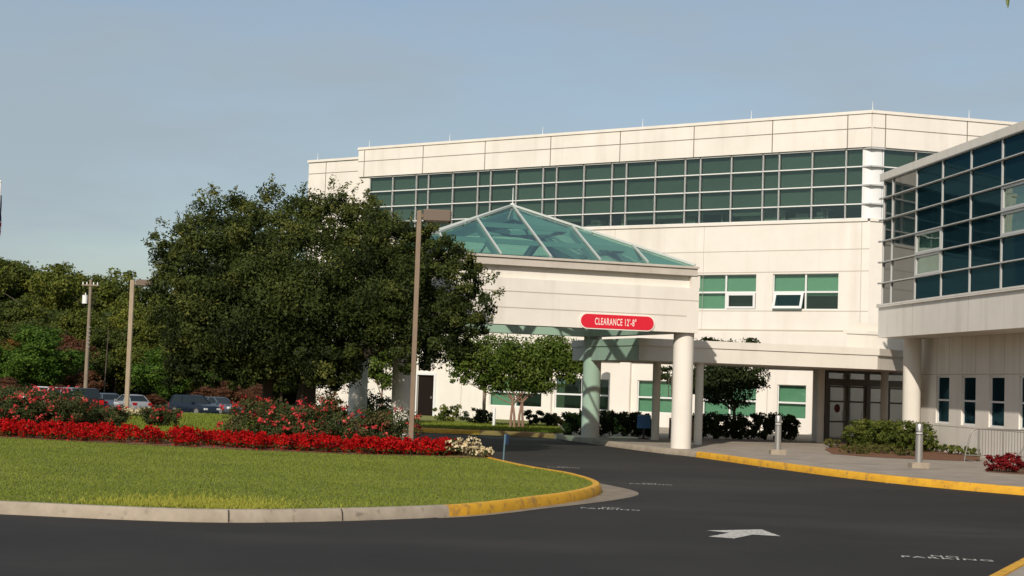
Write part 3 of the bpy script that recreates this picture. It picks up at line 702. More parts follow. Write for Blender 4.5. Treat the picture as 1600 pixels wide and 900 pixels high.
sub(mb, 'lettering', M['signw'], SG, fixn=False)

# ------------------------------------------------------------------ covered walkway
W0 = Vector((3.86, 47.85)); FWK = frame(W0, UC, -VC)       # t to the right, d towards the camera (negative = back)
WK = empty('covered_walkway', FWK(4, -2.5, 0), 'flat stucco walkway roof on slim round columns, right of the drive-through canopy', 'walkway roof')
LW = 8.15
mb = MB(); zb, zt = 2.64, 3.30
W2 = FWK(LW, 0, 0); q2 = W2.xy+Vector((.574, .819))*5.2
pl = [FWK(0, 0, 0).xy, W2.xy, q2, q2+VC*4, FWK(LW+1, -9.5, 0).xy, FWK(LW-1, -5.6, 0).xy, FWK(0, -5.6, 0).xy]
mb.prism(pl, zb, zt-.22)
plo = [FWK(-.03, .04, 0).xy, FWK(LW+.04, .04, 0).xy, q2+Vector((.04, -.03)), q2+VC*4, FWK(LW+1, -9.5, 0).xy, FWK(LW-1, -5.65, 0).xy, FWK(-.03, -5.65, 0).xy]
mb.prism(plo, zt-.218, zt); sub(mb, 'roof', M['wall2'], WK)
for t, d, r_ in ((2.15, -.30, .125), (2.05, -3.3, .13), (8.7, -4.5, .135), (11.2, -4.5, .13)):
    q = FWK(t, d, 0); mb = MB(); mb.tube([(q.x, q.y, .14), (q.x, q.y, zb)], r_, 24); sub(mb, 'column', M['wall2'], WK, smooth=True)
mb = MB()
for k in range(-1, 0): pass
mb.prism([Vector((12.05, 57.3)), Vector((12.05, 57.3))+UC*5, Vector((12.05, 57.3))+UC*5+VC*4.8, Vector((12.05, 57.3))+Vector((2.9, 4.1))], 3.0, 4.0)
mb.prism([Vector((11.9, 57.2)), Vector((11.9, 57.2))+UC*5.3, Vector((11.9, 57.2))+UC*5.3+VC*4.8, Vector((11.9, 57.2))+Vector((2.9, 4.1))], 4.0, 4.13)
mb.prism([Vector((12.25, 57.6)), Vector((12.25, 57.6))+UC*5, Vector((12.25, 57.6))+UC*5+VC*4.2, Vector((12.25, 57.6))+Vector((2.4, 3.5))], 4.13, 4.42)
tag(mb.build('roof_block', M['wall2']), 'small stepped stucco block on the walkway roof, tucked against the glass wing', 'roof block')

# ------------------------------------------------------------------ entrance doors
FS = frame((11.25, 56.4), UC, -VC)
EN = empty('entrance_doors', FS(1.6, 0, .15), 'dark framed glass entrance doors under the walkway roof, with a red round sticker', 'entrance')
mb = MB(); mb.fbox(FS, -.45, -.18, -.3, .05, .15, 2.64); sub(mb, 'pilaster', M['wall'], EN)
mb = MB()
for t in (-.1, 1.55, 3.2, 4.6): mb.fbox(FS, t-.06, t+.06, -.08, .08, .15, 2.64)
mb.fbox(FS, -.1, 4.6, -.08, .07, 2.12, 2.36); mb.fbox(FS, -.1, 4.6, -.08, .07, 2.56, 2.64)
FR = sub(mb, 'door_frame', M['bronze'], EN)
mb = MB(); mb.fbox(FS, 0, 4.6, -.02, -.01, 2.36, 2.56); sub(mb, 'transom_glass', M['doorglass'], EN)
for a, b in ((0, .72), (.76, 1.48), (1.62, 2.38), (2.42, 3.14), (3.26, 4.5)):
    mb = MB()
    for t in (a+.03, b-.03): mb.fbox(FS, t-.035, t+.035, -.03, .03, .16, 2.12)
    for z in (.2, .85, 1.56, 2.08): mb.fbox(FS, a+.06, b-.06, -.028, .028, z-.03, z+.03)
    dd = sub(mb, 'door', M['bronze'], EN)
    mb = MB(); mb.fbox(FS, a, b, -.006, .006, .16, 2.12); mb.build('pane', M['doorglass'], dd)
    mb = MB(); mb.tube([FS(b-.09, .03, .9), FS(b-.09, .09, .92), FS(b-.09, .09, 1.2), FS(b-.09, .03, 1.22)], .012, 6); mb.build('handle', M['steel'], dd)
mb = MB(); n = 20
for k in range(n):
    a0, a1 = 2*math.pi*k/n, 2*math.pi*(k+1)/n
    mb.face([FS(.36, .035, 1.32), FS(.36+.10*math.cos(a0), .035, 1.32+.15*math.sin(a0)), FS(.36+.10*math.cos(a1), .035, 1.32+.15*math.sin(a1))])
o = sub(mb, 'sticker', mat('dark_red', (.12, .008, .008), .6), EN, fixn=False)
mb = MB(); p0, p1 = FS(-.40, -.28, 0).xy, FS(4.7, -.28, 0).xy; dv = Vector((.574, .819))
mb.prism([p0+dv*3.4, p1+dv*3.4, p1+dv*3.5, p0+dv*3.5], .15, 2.63); mb.prism([p0+dv*.1, p0+dv*.1+UC*.1, p0+dv*3.4+UC*.1, p0+dv*3.4], .15, 2.63); mb.fbox(FS, 1.9, 2.6, -2.2, -1.7, .16, .95)
sub(mb, 'lobby', mat('lobby_wall', (.55, .52, .46), .8), EN)

# ------------------------------------------------------------------ glass wing
UW_, NW = Vector((-.1064, .9943)), Vector((-.9943, -.1064)); FG0 = frame((19.3, 0), UW_, NW)
def FG(t, d, z):      # the wing's own units are 0.9 m
    q_ = FG0(t, d, z); return Vector((q_.x*.9, q_.y*.9, EYE+(z-EYE)*.9))
WG = empty('glass_wing', FG(50, -3, 0), 'right-hand wing with a dark curtain wall jutting out above a stucco ground floor', 'building')
TE = 57.4; T0 = 26
ZF0, ZG0, ZG1, ZP = 3.88, 5.06, 9.52, 9.78
mb = MB(); mb.fbox(FG, T0, TE+.25, -14, .0, ZF0, ZG0-.1)
mb.fbox(FG, T0, TE+.3, -.6, .07, ZG0-.1, ZG0)
mb.fbox(FG, T0, TE, -14, -.35, ZG0, ZG1); 
mb.fbox(FG, T0, TE+.22, -14, .06, ZG1, ZP)
sub(mb, 'wall', M['wall2'], WG)
mb = MB()
for t in (54.2, 49.4, 44.7, 40): mb.fbox(FG, t-.012, t+.012, .001, .004, ZF0, ZG0-.1)
mb.fbox(FG, T0, TE+.3, .0705, .074, ZG0-.052, ZG0-.044)
sub(mb, 'groove', M['joint2'], WG)
mb = MB(); mb.fbox(FG, 30, 57.5, -13, -1.5, -.1, ZF0)
# carve windows: build wall as holes sheet in front of the mass
mb = MB(); DW = -1.5; wn = []
y = 52.1
tc0 = 52.4
for k in range(-6, 3): 
    c = 50.7+2.27*k; wn.append((c-.60, c+.60, .94, 2.57))
wn = [w_ for w_ in wn if w_[1] < 57.0]
wall_holes(mb, FG, 30, 57.5, -.1, ZF0, wn, DW, .13)
mb.fbox(FG, 30, 57.5, -13, DW-.14, -.1, ZF0); mb.fbox(FG, 57.2, 57.5, DW-.14, DW-.002, -.1, ZF0)
sub(mb, 'ground_floor_wall', M['wall2'], WG)
mb = MB()
for z in (2.62, .86): 
    mb.fbox(FG, 30, 57.5, DW+.001, DW+.004, z-.012, z+.012)
for k in range(-18, 6): 
    t = 50.7+1.135*k+.57
    if t < 57.4: mb.fbox(FG, t-.01, t+.01, DW+.0015, DW+.0045, 2.63, ZF0)
sub(mb, 'wall_joint', M['joint2'], WG)
for a, b, z0, z1 in wn:
    m1 = MB()
    for t in (a+.03, b-.03): m1.fbox(FG, t-.03, t+.03, DW-.125, DW-.06, z0, z1)
    for z in (z0+.03, 1.74, z1-.03): m1.fbox(FG, a+.06, b-.06, DW-.125, DW-.055, z-.03, z+.03)
    w_ = sub(m1, 'window', M['white'], WG)
    m2 = MB(); m2.fbox(FG, a, b, DW-.105, DW-.095, z0, z1); m2.build('pane', M['wingglass'], w_)
# curtain wall bays
gm = [TE, 56.5, 54.15, 51.8, 49.45, 47.1, 44.75, 42.4, 40.05, 37.7, 35.35, 33, 30.65, 28.3, 26]
gr = [ZG0, 5.83, 6.58, 7.33, 8.1, 8.88, ZG1]
for i in range(len(gm)-1):
    b, a = gm[i], gm[i+1]; m1 = MB()
    for t in ((a, b) if i == 0 else (a,)): m1.fbox(FG, t-.035, t+.035, -.10, -.02, ZG0, ZG1)
    for z in gr: m1.fbox(FG, a+.04, b-(.04 if i == 0 else 0)-.002 if i == 0 else b-.04, -.10, -.01, z-.028, z+.028)
    light = []
    if i in (2,): light = [2, 1]
    if i in (5,): light = [3, 2]
    for r_ in light:
        z0, z1 = gr[r_]+.035, gr[r_+1]-.035
        for (ta, tb, za, zb_) in ((a+.05, b-.05, z0, z0+.07), (a+.05, b-.05, z1-.07, z1), (a+.05, a+.13, z0+.07, z1-.07), (b-.13, b-.05, z0+.07, z1-.07)): m1.fbox(FG, ta, tb, -.08, -.01, za, zb_)
    w_ = sub(m1, 'window', M['fin'], WG)
    runs = []
    for r_ in range(6):
        if r_ in light: continue
        if runs and runs[-1][1] == r_: runs[-1][1] = r_+1
        else: runs.append([r_, r_+1])
    for ra, rb in runs:
        m2 = MB(); m2.fbox(FG, a, b, -.075, -.065, gr[ra], gr[rb]); m2.build('pane', M['mirrorglass'] if i < 2 else M['wingglass'], w_)
    if light:
        z0, z1 = gr[min(light)], gr[max(light)+1]
        m3 = MB(); m3.fbox(FG, a, b, -.075, -.065, z0, z1); m3.build('clear_pane', M['glass'], w_)
        m4 = MB(); m4.fbox(FG, a, b, -.20, -.17, z0, z1); m4.build('blind', M['aqua'], w_)
mb = MB()
for z in gr[:-1]: mb.fbox(FG, TE+.04, TE+.30, -.04, .05, z-.03, z+.03)
for z in gr[:]: mb.fbox(FG, T0, TE+.2, -.008, .05, z-.02, z+.012)
sub(mb, 'sun_fin', M['fin'], WG)
mb = MB(); mb.tube([(12.76, 50.75, .1), (12.76, 50.75, 3.68)], .28, 32); sub(mb, 'column', M['wall2'], WG, smooth=True)

# ------------------------------------------------------------------ trees
def limbs(mb, base, crown_pts_, r0, seed=0, h=1.0, seg=8):
    rnd = random.Random(seed); base = Vector(base); fork = base+Vector((rnd.uniform(-.1, .1), rnd.uniform(-.1, .1), h))
    mb.tube([base, base.lerp(fork, .5)+Vector((rnd.uniform(-.04, .04), 0, 0)), fork], [r0*1.25, r0, r0*.85], seg)
    for c in crown_pts_:
        c = Vector(c); m_ = fork.lerp(c, .5)+Vector((rnd.uniform(-.3, .3), rnd.uniform(-.3, .3), rnd.uniform(0, .3)))*.6
        mb.tube([fork, m_, c], [r0*.6, r0*.35, r0*.1], 6)
# big evergreen in front of the canopy
BT = empty('evergreen_tree', (-6.6, 42, .15), 'huge dark round-crowned evergreen tree in front of the building, hiding the left of the canopy', 'tree')
lp = [(285, 395, 50, 45.5), (262, 400, 26, 44.5), (275, 470, 50, 45), (292, 545, 48, 45), (350, 355, 58, 46), (335, 425, 70, 44.5), (440, 345, 55, 46), (420, 400, 75, 44.5), (515, 345, 52, 46), (565, 360, 55, 45.5),
      (620, 390, 50, 44.5), (668, 400, 48, 43.8), (708, 430, 46, 43.2), (735, 465, 38, 42.8), (718, 510, 42, 42.6), (680, 545, 40, 42.6), (645, 548, 36, 43), (590, 460, 85, 44), (500, 450, 95, 44), (400, 490, 95, 43.8), (660, 480, 65, 43),
      (320, 500, 70, 44.3), (495, 552, 52, 43.6), (392, 546, 50, 43.8), (325, 568, 46, 44.3), (525, 565, 42, 43.6), (280, 578, 28, 45), (500, 520, 90, 46.5), (390, 450, 90, 47.5), (600, 430, 80, 46), (350, 588, 22, 44), (510, 598, 18, 43.8)]
lob = []
for px, py, r_, Y in lp:
    Y -= 3.6; p = P(px, py, Y); lob.append((p.x, p.y, p.z, r_*Y/2500))
C1, N1, v1 = crown_pts(lob, 270000, .15, 1300, (.62, 1.02), .95)
Ci, Ni, vi = crown_pts(lob, 50000, .30, 400, (.0, .6), .95); C1 = np.concatenate([C1, Ci]); N1 = np.concatenate([N1, Ni]); v1 = np.concatenate([v1, vi*.5])  # inner leaves coloured darker to stand in for shade inside the crown
# slender upright sprays along the top
sprays = []
for k in range(150):
    l = random.choice(lob); an = random.random()*6.28; el = random.uniform(.0, 1.4); dv = Vector((math.cos(an)*math.cos(el), math.sin(an)*math.cos(el), abs(math.sin(el))))
    b = Vector(l[:3])+dv*l[3]*.95; ln = random.uniform(.15, .42); tt = np.linspace(0, 1, 26)[:, None]
    sprays.append(np.array(b)[None]+tt*np.array(dv*ln+Vector((0, 0, ln*.5)))[None]+RNG.normal(size=(26, 3))*.03)
for (px, py, tx, ty, YY) in ((340, 310, 328, 284, 46), (352, 312, 370, 292, 46), (318, 325, 305, 300, 46), (470, 300, 478, 286, 46), (515, 300, 520, 278, 46), (530, 300, 545, 285, 46), (250, 385, 226, 380, 44.6), (262, 352, 245, 342, 44.8), (770, 465, 786, 455, 42.6), (765, 440, 779, 428, 42.6), (570, 310, 575, 296, 46)):
    YY -= 3.6; a = np.array(P(px, py, YY)); b = np.array(P(tx, ty, YY)); tt = np.linspace(0, 1, 60)[:, None]; sprays.append(a+(b-a)*tt+RNG.normal(size=(60, 3))*.07*(1-.6*tt))
sp_ = np.concatenate(sprays); C1 = np.concatenate([C1, sp_]); N1 = np.concatenate([N1, RNG.normal(size=sp_.shape)]); v1 = np.concatenate([v1, .6+.2*RNG.normal(size=len(sp_))])
v1 = v1+.10*np.clip((C1[:, 2]-4.5)/2.4, -1, 1)      # sunlit top and shaded underside of the crown put into leaf colour
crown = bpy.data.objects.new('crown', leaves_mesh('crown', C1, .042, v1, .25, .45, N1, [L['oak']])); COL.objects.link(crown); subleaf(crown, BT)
mb = MB(); g1, g2 = P(420, 640, 41.5), P(474, 640, 41.5)
for g, sd, r_ in ((g1, 1, .16), (g2, 2, .27)):
    limbs(mb, (g.x, 41.5, .1), [lob[i][:3] for i in ((9, 13, 18, 19) if sd == 1 else (14, 17, 20, 22, 8))], r_, sd, 1.6)
sub(mb, 'trunk', M['bark'], BT, smooth=True)
# crape myrtle
def tree(name, label, cat, base, lobes, nleaf, lsize, lm, tm, stems=1, r0=.06, h=1.0, clump=.25, group=None, shell=(.4, 1), up=.3, zmin=None, ncl=None):
    T = empty(name, base, label, cat, group)
    foliage('crown', lobes, nleaf, lsize, lm, None, clump=clump, shell=shell, up=up, zmin=zmin, nclump=ncl); c = COL.objects[-1]; subleaf(c, T)
    mb = MB()
    for k in range(stems):
        bx_ = base[0]+(k-(stems-1)/2)*.16; rnd = random.Random(k*5+1); tg = rnd.sample(lobes, min(4, len(lobes)))
        limbs(mb, (bx_, base[1]+rnd.uniform(-.1, .1), base[2]-.05), [l[:3] for l in tg], r0, k, h*rnd.uniform(.8, 1.1))
    sub(mb, 'trunk', tm, T, smooth=True); return T
def PL(lst): return [(*P(px, py, Y), r_*Y/2500) for px, py, r_, Y in lst]
Y_ = 59.5
tree('myrtle_tree', 'light green crape myrtle with pinkish multiple stems, under the canopy edge before the dark windows', 'tree', (*P(808, 640, Y_).xy, .14),
     PL([(722, 562, 20, Y_), (898, 558, 22, Y_), (768, 572, 28, Y_), (830, 575, 28, Y_), (745, 560, 28, Y_), (725, 580, 20, Y_), (780, 550, 32, Y_), (815, 560, 34, Y_), (850, 555, 32, Y_), (885, 560, 28, Y_), (905, 575, 16, Y_), (800, 585, 26, Y_), (760, 592, 16, Y_), (835, 590, 22, Y_), (735, 545, 20, Y_), (712, 590, 9, Y_), (865, 540, 25, Y_), (770, 598, 17, Y_), (848, 600, 17, Y_), (815, 602, 14, Y_), (885, 592, 15, Y_)]), 30000, .058, L['crape'], M['pbark'], 4, .045, 1.1, clump=.30, up=.4)
Y_ = 58.5
tree('myrtle_tree', 'small flowering tree seen between the two left columns of the canopy', 'tree', (*P(596, 640, Y_).xy, .14),
     PL([(590, 565, 24, Y_), (612, 575, 20, Y_), (575, 585, 15, Y_), (600, 595, 14, Y_), (605, 550, 20, Y_)]), 5000, .058, L['crape'], M['pbark'], 2, .04, 1.2, clump=.3)
Y_ = 57.5
tree('shade_tree', 'small dark tree behind the walkway, between the slim white column and the hedge', 'tree', (*P(1148, 640, Y_).xy, .14),
     PL([(1100, 598, 24, Y_), (1125, 585, 28, Y_), (1155, 590, 28, Y_), (1180, 590, 18, Y_), (1150, 615, 22, Y_), (1120, 610, 22, Y_), (1108, 550, 22, Y_), (1172, 548, 18, Y_), (1140, 560, 25, Y_), (1066, 590, 22, Y_), (1040, 585, 14, Y_), (1108, 532, 6, Y_), (1100, 530, 5, Y_), (1173, 531, 6, Y_)]), 18000, .058, L['dark'], M['bark'], 2, .05, 1.2, clump=.28)
# hedges and shrubs
def shrub(name, label, cat, px, py, Y, w_, h_, dpt, n, ls, lm, group=None, flowers=None, nf=0, fs=.04, z0=.15, box=False):
    g = P(px, py, Y); T = empty(name, (g.x, Y, z0), label, cat, group); lobes = []
    rnd = random.Random(int(px*7+py))
    nl = max(3, int(w_/(h_*(.30 if box else .55))))
    for k in range(nl):
        f = (k+.5)/nl-.5; r_ = h_*(.5 if box else rnd.uniform(.40, .55))
        for j in range(2): lobes.append((g.x+f*w_*.92, Y+(j-.5)*dpt*.5, z0+h_-r_*.98 if j or box else z0+h_*.45*rnd.uniform(.8, 1.15), r_))
    c = foliage('foliage', lobes, n, ls, lm, None, clump=.10 if box else .2, shell=(.72 if box else .35, 1.0), nclump=900 if box else None, zmin=z0, up=.3); subleaf(c, T)
    if flowers:
        F_ = foliage('flowers', lobes, nf, fs, flowers, None, clump=.10, shell=(.85, 1.10), zmin=z0+h_*.25, asp=.9, nclump=max(12, nf//9)); subleaf(F_, T)
    mb = MB()
    for k in range(nl): mb.tube([(g.x+((k+.5)/nl-.5)*w_*.3, Y, z0-.05), (g.x+((k+.5)/nl-.5)*w_*.8, Y, z0+h_*.6)], [.02, .008], 5)
    sub(mb, 'stem', M['bark'], T); return T
G1 = 'clipped hedges by the building'
T = shrub('clipped_hedge', 'sunlit rounded green hedge in front of the entrance doors, beside the nearer bollard', 'hedge', 1390, 690, 49.5, 2.3, .94, 1.3, 24000, .034, L['hedge'], G1, box=True)
def hedge_run(label, a, b, h_, n, lm=L['dark'], wd=.9, grp=G1):
    T = empty('clipped_hedge', ((a[0]+b[0])/2, (a[1]+b[1])/2, .15), label, 'hedge', grp); lob_ = []; N_ = max(2, int((Vector(b)-Vector(a)).length/.45))
    for k in range(N_+1):
        q = Vector(a).lerp(Vector(b), k/N_)
        for z in (.35, .75): lob_.append((q.x, q.y, .15+h_*z-.02, h_*.33))
    c = foliage('foliage', lob_, int(n*1.5), .05, lm, None, clump=.25, shell=(.3, 1.0), zmin=.15, zs=.9); subleaf(c, T)
    mb = MB()
    for k in range(N_+1): q = Vector(a).lerp(Vector(b), k/N_); mb.tube([(q.x, q.y, .1), (q.x, q.y, .15+h_*.6)], [.02, .01], 5)
    sub(mb, 'stem', M['bark'], T)
q = lambda t, d: tuple(FWK(t, d, 0).xy)
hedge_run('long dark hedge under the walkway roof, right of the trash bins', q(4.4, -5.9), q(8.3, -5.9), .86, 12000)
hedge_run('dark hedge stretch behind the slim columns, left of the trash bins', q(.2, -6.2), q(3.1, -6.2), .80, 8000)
hedge_run('low leafy hedge between the green column and the pale round column', tuple(P(948, 670, 57).xy), tuple(P(1000, 670, 57).xy), .78, 4000, L['hedge'])
g2_ = 'shrubs along the building wall'
shrub('wall_shrub', 'small dappled shrub beside the dark door', 'shrub', 700, 650, 63.5, 1.0, .72, .6, 1800, .05, L['hedge'], g2_)
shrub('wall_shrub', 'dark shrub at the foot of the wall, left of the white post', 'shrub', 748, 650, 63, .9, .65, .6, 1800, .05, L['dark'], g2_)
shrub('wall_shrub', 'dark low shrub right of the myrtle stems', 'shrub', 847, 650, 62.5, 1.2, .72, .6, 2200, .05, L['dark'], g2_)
shrub('wall_shrub', 'pale flecked shrub under the dark windows, left of the green lit column', 'shrub', 890, 655, 62, 1.5, .55, .6, 3000, .05, L['cover'], g2_)
shrub('wall_shrub', 'dark rounded shrub behind the pink roses, right of the lit left column', 'shrub', 592, 660, 50.5, 1.1, 1.25, .8, 5000, .045, L['dark'], g2_)
# big bed by the entrance
mb = MB(); mb.face([(*G(x, y, .155).xy, .155) for x, y in [(1288, 702), (1300, 709), (1345, 713), (1420, 717), (1500, 720), (1532, 720), (1530, 712), (1480, 700), (1440, 692), (1340, 688), (1310, 694)]])
struct(mb.build('mulch_bed', M['mulch']))
mb = MB(); mb.face([(*G(x, y, .155).xy, .155) for x, y in [(1540, 737), (1640, 744), (1640, 732), (1545, 730)]]); struct(mb.build('mulch_bed', M['mulch']))
g3 = 'ground cover clumps in the mulch bed'
for px, py, wd, h_, lab in ((1335, 709, .6, .2, 'tiny clump at the front edge of the mulch bed, below the hedge'), (1375, 705, .6, .24, 'low clump hugging the middle of the hedge foot'), (1418, 712, .6, .22, 'small clump just left of the nearer bollard foot'), (1318, 700, 1.0, .28, 'low yellow green clump at the left end of the mulch bed'), (1352, 706, .7, .24, 'low clump in the mulch below the left part of the hedge'), (1392, 709, .9, .25, 'low clump in the mulch left of the nearer bollard'),
                            (1462, 706, .8, .36, 'leafy clump right of the nearer bollard'), (1492, 710, .8, .32, 'leafy clump left of the barrier foot'), (1520, 713, .5, .28, 'small dark clump behind the barrier foot')):
    g = G(px, py, .15); shrub('ground_cover', lab, 'plant', px, py, g.y, wd*1.25, h_, .6, 1900, .03, L['cover'] if px < 1450 else L['hedge'], g3)
g4 = 'dark red coleus by the barrier'
for px, wd, h_, lab in ((1558, .36, .40, 'dark red leafy plant at the left of its row by the barrier'), (1577, .40, .46, 'tallest dark red leafy plant, in front of the barrier bars'), (1598, .40, .36, 'dark red leafy plant at the right edge of the picture')):
    g = G(px, 737+(px-1558)*.06, .15); shrub('coleus_plant', lab, 'plant', px, 730, g.y, wd, h_, .35, 900, .035, L['coleus'], g4)
# ------------------------------------------------------------------ flower beds on the island
bedf = [(-16.5, 40.6), (-14.3, 39.2), (-12.2, 38.2), (-9, 37.0), (-5.9, 36.0), (-2.95, 35.7), (-1.35, 36.3)]
bf = catmull(bedf, 8); bk = []
for i, p in enumerate(bf): f = i/(len(bf)-1); bk.append(p+Vector((.25, 1))*(2.1-.9*f))
mb = MB()
for i in range(len(bf)-1): mb.face([(*(bf[i]-Vector((0, .25))), .148), (*(bf[i+1]-Vector((0, .25))), .148), (*(bk[i+1]+Vector((0, 1.2))), .148), (*(bk[i]+Vector((0, 1.2))), .148)])
mb.face([(*G(x, y, .148).xy, .148) for x, y in [(680, 714), (772, 716), (760, 705), (690, 700)]])
struct(mb.build('flower_bed', M['mulch']))
# red salvia: every plant a dome of leaves topped with spikes
cs, vv, mi_ = [], [], []
npl = 400
for k in range(npl):
    f = random.random(); i = min(int(f*(len(bf)-1)), len(bf)-2); fr = f*(len(bf)-1)-i
    a = bf[i].lerp(bf[i+1], fr); b = bk[i].lerp(bk[i+1], fr); s_ = random.random(); p = a.lerp(b, s_)
    hh = random.uniform(.20, .38)*(1-.12*f); n = 150; rad = random.uniform(.13, .24)
    an = RNG.random(n)*6.28; rr = np.sqrt(RNG.random(n))*rad; z = .15+hh*(.35+.65*RNG.random(n)**.7)*(1-.35*(rr/rad)**2)
    c = np.stack([p.x+rr*np.cos(an), p.y+rr*np.sin(an), z], 1); cs.append(c); pv = random.gauss(.48, .28); vv.append(pv+.2*RNG.normal(size=n)); mi_.append(((z < .15+hh*.42) | (RNG.random(n) < .10)).astype(int))
    m = 34; an = RNG.random(m)*6.28; rr = rad*(.6+.4*RNG.random(m)); z = .15+hh*.45*RNG.random(m)
    cs.append(np.stack([p.x+rr*np.cos(an), p.y+rr*np.sin(an), z], 1)); vv.append(RNG.random(m)); mi_.append((RNG.random(m) < .55).astype(int))
    for j in range(7):      # flower spikes
        a_ = random.random()*6.28; r_ = random.random()*rad*.8; m = 12; zz = .15+hh*.85+np.linspace(0, random.uniform(.04, .11), m)
        cs.append(np.stack([p.x+r_*math.cos(a_)+RNG.normal(size=m)*.012, p.y+r_*math.sin(a_)+RNG.normal(size=m)*.012, zz], 1)); vv.append(.6+.25*RNG.normal(size=m)); mi_.append(np.zeros(m, int))
C_ = np.concatenate(cs); me = leaves_mesh('red_salvia', C_, .026, np.concatenate(vv), .3, .6, None, [L['salvia'], L['salvial']], np.concatenate(mi_))
o = bpy.data.objects.new('red_salvia', me); COL.objects.link(o); tag(o, 'dense band of bright red salvia along the back edge of the lawn', 'flowers', kind='stuff')
# cream flower edging further back on the left
cs, vv = [], []
ef = catmull([tuple(G(x, y, .15).xy) for x, y in [(15, 672), (60, 668), (115, 662), (160, 655), (200, 651), (238, 650)]], 8)
for k in range(110):
    f = random.random(); i = min(int(f*(len(ef)-1)), len(ef)-2); p = ef[i].lerp(ef[i+1], f*(len(ef)-1)-i)+Vector((random.gauss(0, .12), random.gauss(0, .25))); n = 46
    hh = random.uniform(.18, .34); an = RNG.random(n)*6.28; rr = np.sqrt(RNG.random(n))*.15
    cs.append(np.stack([p.x+rr*np.cos(an), p.y+rr*np.sin(an), .15+hh*RNG.random(n)**.6], 1)); vv.append(RNG.random(n))
C_ = np.concatenate(cs); me = leaves_mesh('cream_flowers', C_, .035, np.concatenate(vv), .3, .7, None, [L['creamf'], L['hedge']], (C_[:, 2] < .24).astype(int))
o = bpy.data.objects.new('cream_flowers', me); COL.objects.link(o); tag(o, 'thin cream flower edging behind the red salvia at the left', 'flowers', kind='stuff')
g5 = 'cream flower mounds at the end of the bed'
for px, py, wd, h_, lab in ((669, 709, .26, .26, 'smallest cream flower mound, set into the red salvia'), (724, 712, .68, .42, 'biggest cream flower mound at the right end of the bed'), (751, 714, .44, .25, 'lower cream flower mound, rightmost in the bed')):
    g = G(px, py, .15)
    shrub('begonia_mound', lab, 'plant', px, py-5, g.y, wd, h_, .4, 500, .03, L['rose'], g5, L['creamf'], 900, .026)
g6 = 'rose bushes on the island'
RB = [(8, 41.5, 1.5, 1.25, 'red flowered rose bush cut by the left edge of the picture'), (52, 42, 1.3, 1.25, 'red rose bush, second from the left edge, hiding a parked car'), (92, 42.5, 1.15, 1.22, 'dark red rose bush left of the black truck'),
      (130, 44.5, .8, .70, 'low red rose bush in front of the black truck'), (172, 47, .9, .62, 'small rose bush in front of the silver cars, between the two poles'), (252, 49, 1.1, .62, 'small rusty red rose bush right of the silver car'),
      (398, 39.6, 1.3, 1.12, 'rose bush with coral flowers just right of the dark cars'), (452, 39.4, 1.1, 1.02, 'rose bush at the foot of the thinner trunk'), (500, 39.4, 1.1, 1.12, 'rose bush with coral flowers left of the lit column'), (602, 39.2, 1.35, 1.0, 'rose bush with pink flowers left of the tall lamp post')]
for px, Y, wd, h_, lab in RB:
    gz = 640; shrub('rose_bush', lab, 'shrub', px, gz, Y, wd, h_, .8, 8000, .030, L['rose'], g6, L['rosef'], 620 if px < 120 or px > 380 else 400, .031)
shrub('yellow_shrub', 'yellowish shrub behind the roses, left of the lit column', 'shrub', 512, 640, 52, 1.0, 1.2, .8, 2500, .045, L['autumn'])
# ------------------------------------------------------------------ grass blades
def blades(name, pts, hgt, wid, m, z0=.135, label=None, var=None, lean=.5):
    n = len(pts); h_ = hgt*(.55+.75*RNG.random(n)); an = RNG.random(n)*math.pi
    w_ = wid*(.7+.6*RNG.random(n)); dx = np.cos(an)*w_; dy = np.sin(an)*w_
    tx = RNG.normal(size=n)*h_*lean; ty = RNG.normal(size=n)*h_*lean
    V = np.zeros((n, 3, 3)); V[:, 0] = np.stack([pts[:, 0]-dx, pts[:, 1]-dy, np.full(n, z0)], 1); V[:, 1] = np.stack([pts[:, 0]+dx, pts[:, 1]+dy, np.full(n, z0)], 1); V[:, 2] = np.stack([pts[:, 0]+tx, pts[:, 1]+ty, z0+h_], 1)
    me = bpy.data.meshes.new(name); me.vertices.add(3*n); me.vertices.foreach_set('co', V.astype(np.float32).ravel()); me.loops.add(3*n); me.loops.foreach_set('vertex_index', np.arange(3*n, dtype=np.int32))
    me.polygons.add(n); me.polygons.foreach_set('loop_start', np.arange(0, 3*n, 3, dtype=np.int32)); me.polygons.foreach_set('loop_total', np.full(n, 3, np.int32)); me.materials.append(m)
    at = me.attributes.new('var', 'FLOAT', 'FACE'); v = var if var is not None else RNG.random(n); at.data.foreach_set('value', np.clip(v, 0, 1).astype(np.float32)); me.update(calc_edges=True)
    o = bpy.data.objects.new(name, me); COL.objects.link(o); tag(o, label, 'grass', kind='stuff'); return o
N = 330000; X = RNG.uniform(-16, 2, N); Yv = 19.5+20*RNG.random(N)**1.25; p_ = np.stack([X, Yv], 1)
p_ = p_[ipoly(p_, [tuple(q_) for q_ in isl_in])]; p_ = p_[np.abs(p_[:, 0]/p_[:, 1]) < .36]
bfy = np.interp(p_[:, 0], [b.x for b in bf], [b.y for b in bf]); p_ = p_[(p_[:, 1] < bfy-.2) | (p_[:, 0] > -1.3)]
vv = .44+.10*RNG.normal(size=len(p_))+.16*np.sin(p_[:, 0]*1.3+1.7*np.sin(p_[:, 1]*.8))*np.sin(p_[:, 1]*1.9+p_[:, 0]*.7)
blades('lawn_grass', p_, .026, .007, L['blade'], label='short mown grass covering the lawn island', var=vv)
n = 5200; gx = RNG.normal(size=n)*.55; gy = RNG.normal(size=n)*.22; c1 = G(330, 778, .14); p_ = np.stack([c1.x+gx*1.15, 20.15+np.abs(gy)*3.6], 1); p_ = p_[ipoly(p_, [tuple(q_) for q_ in isl_in])]
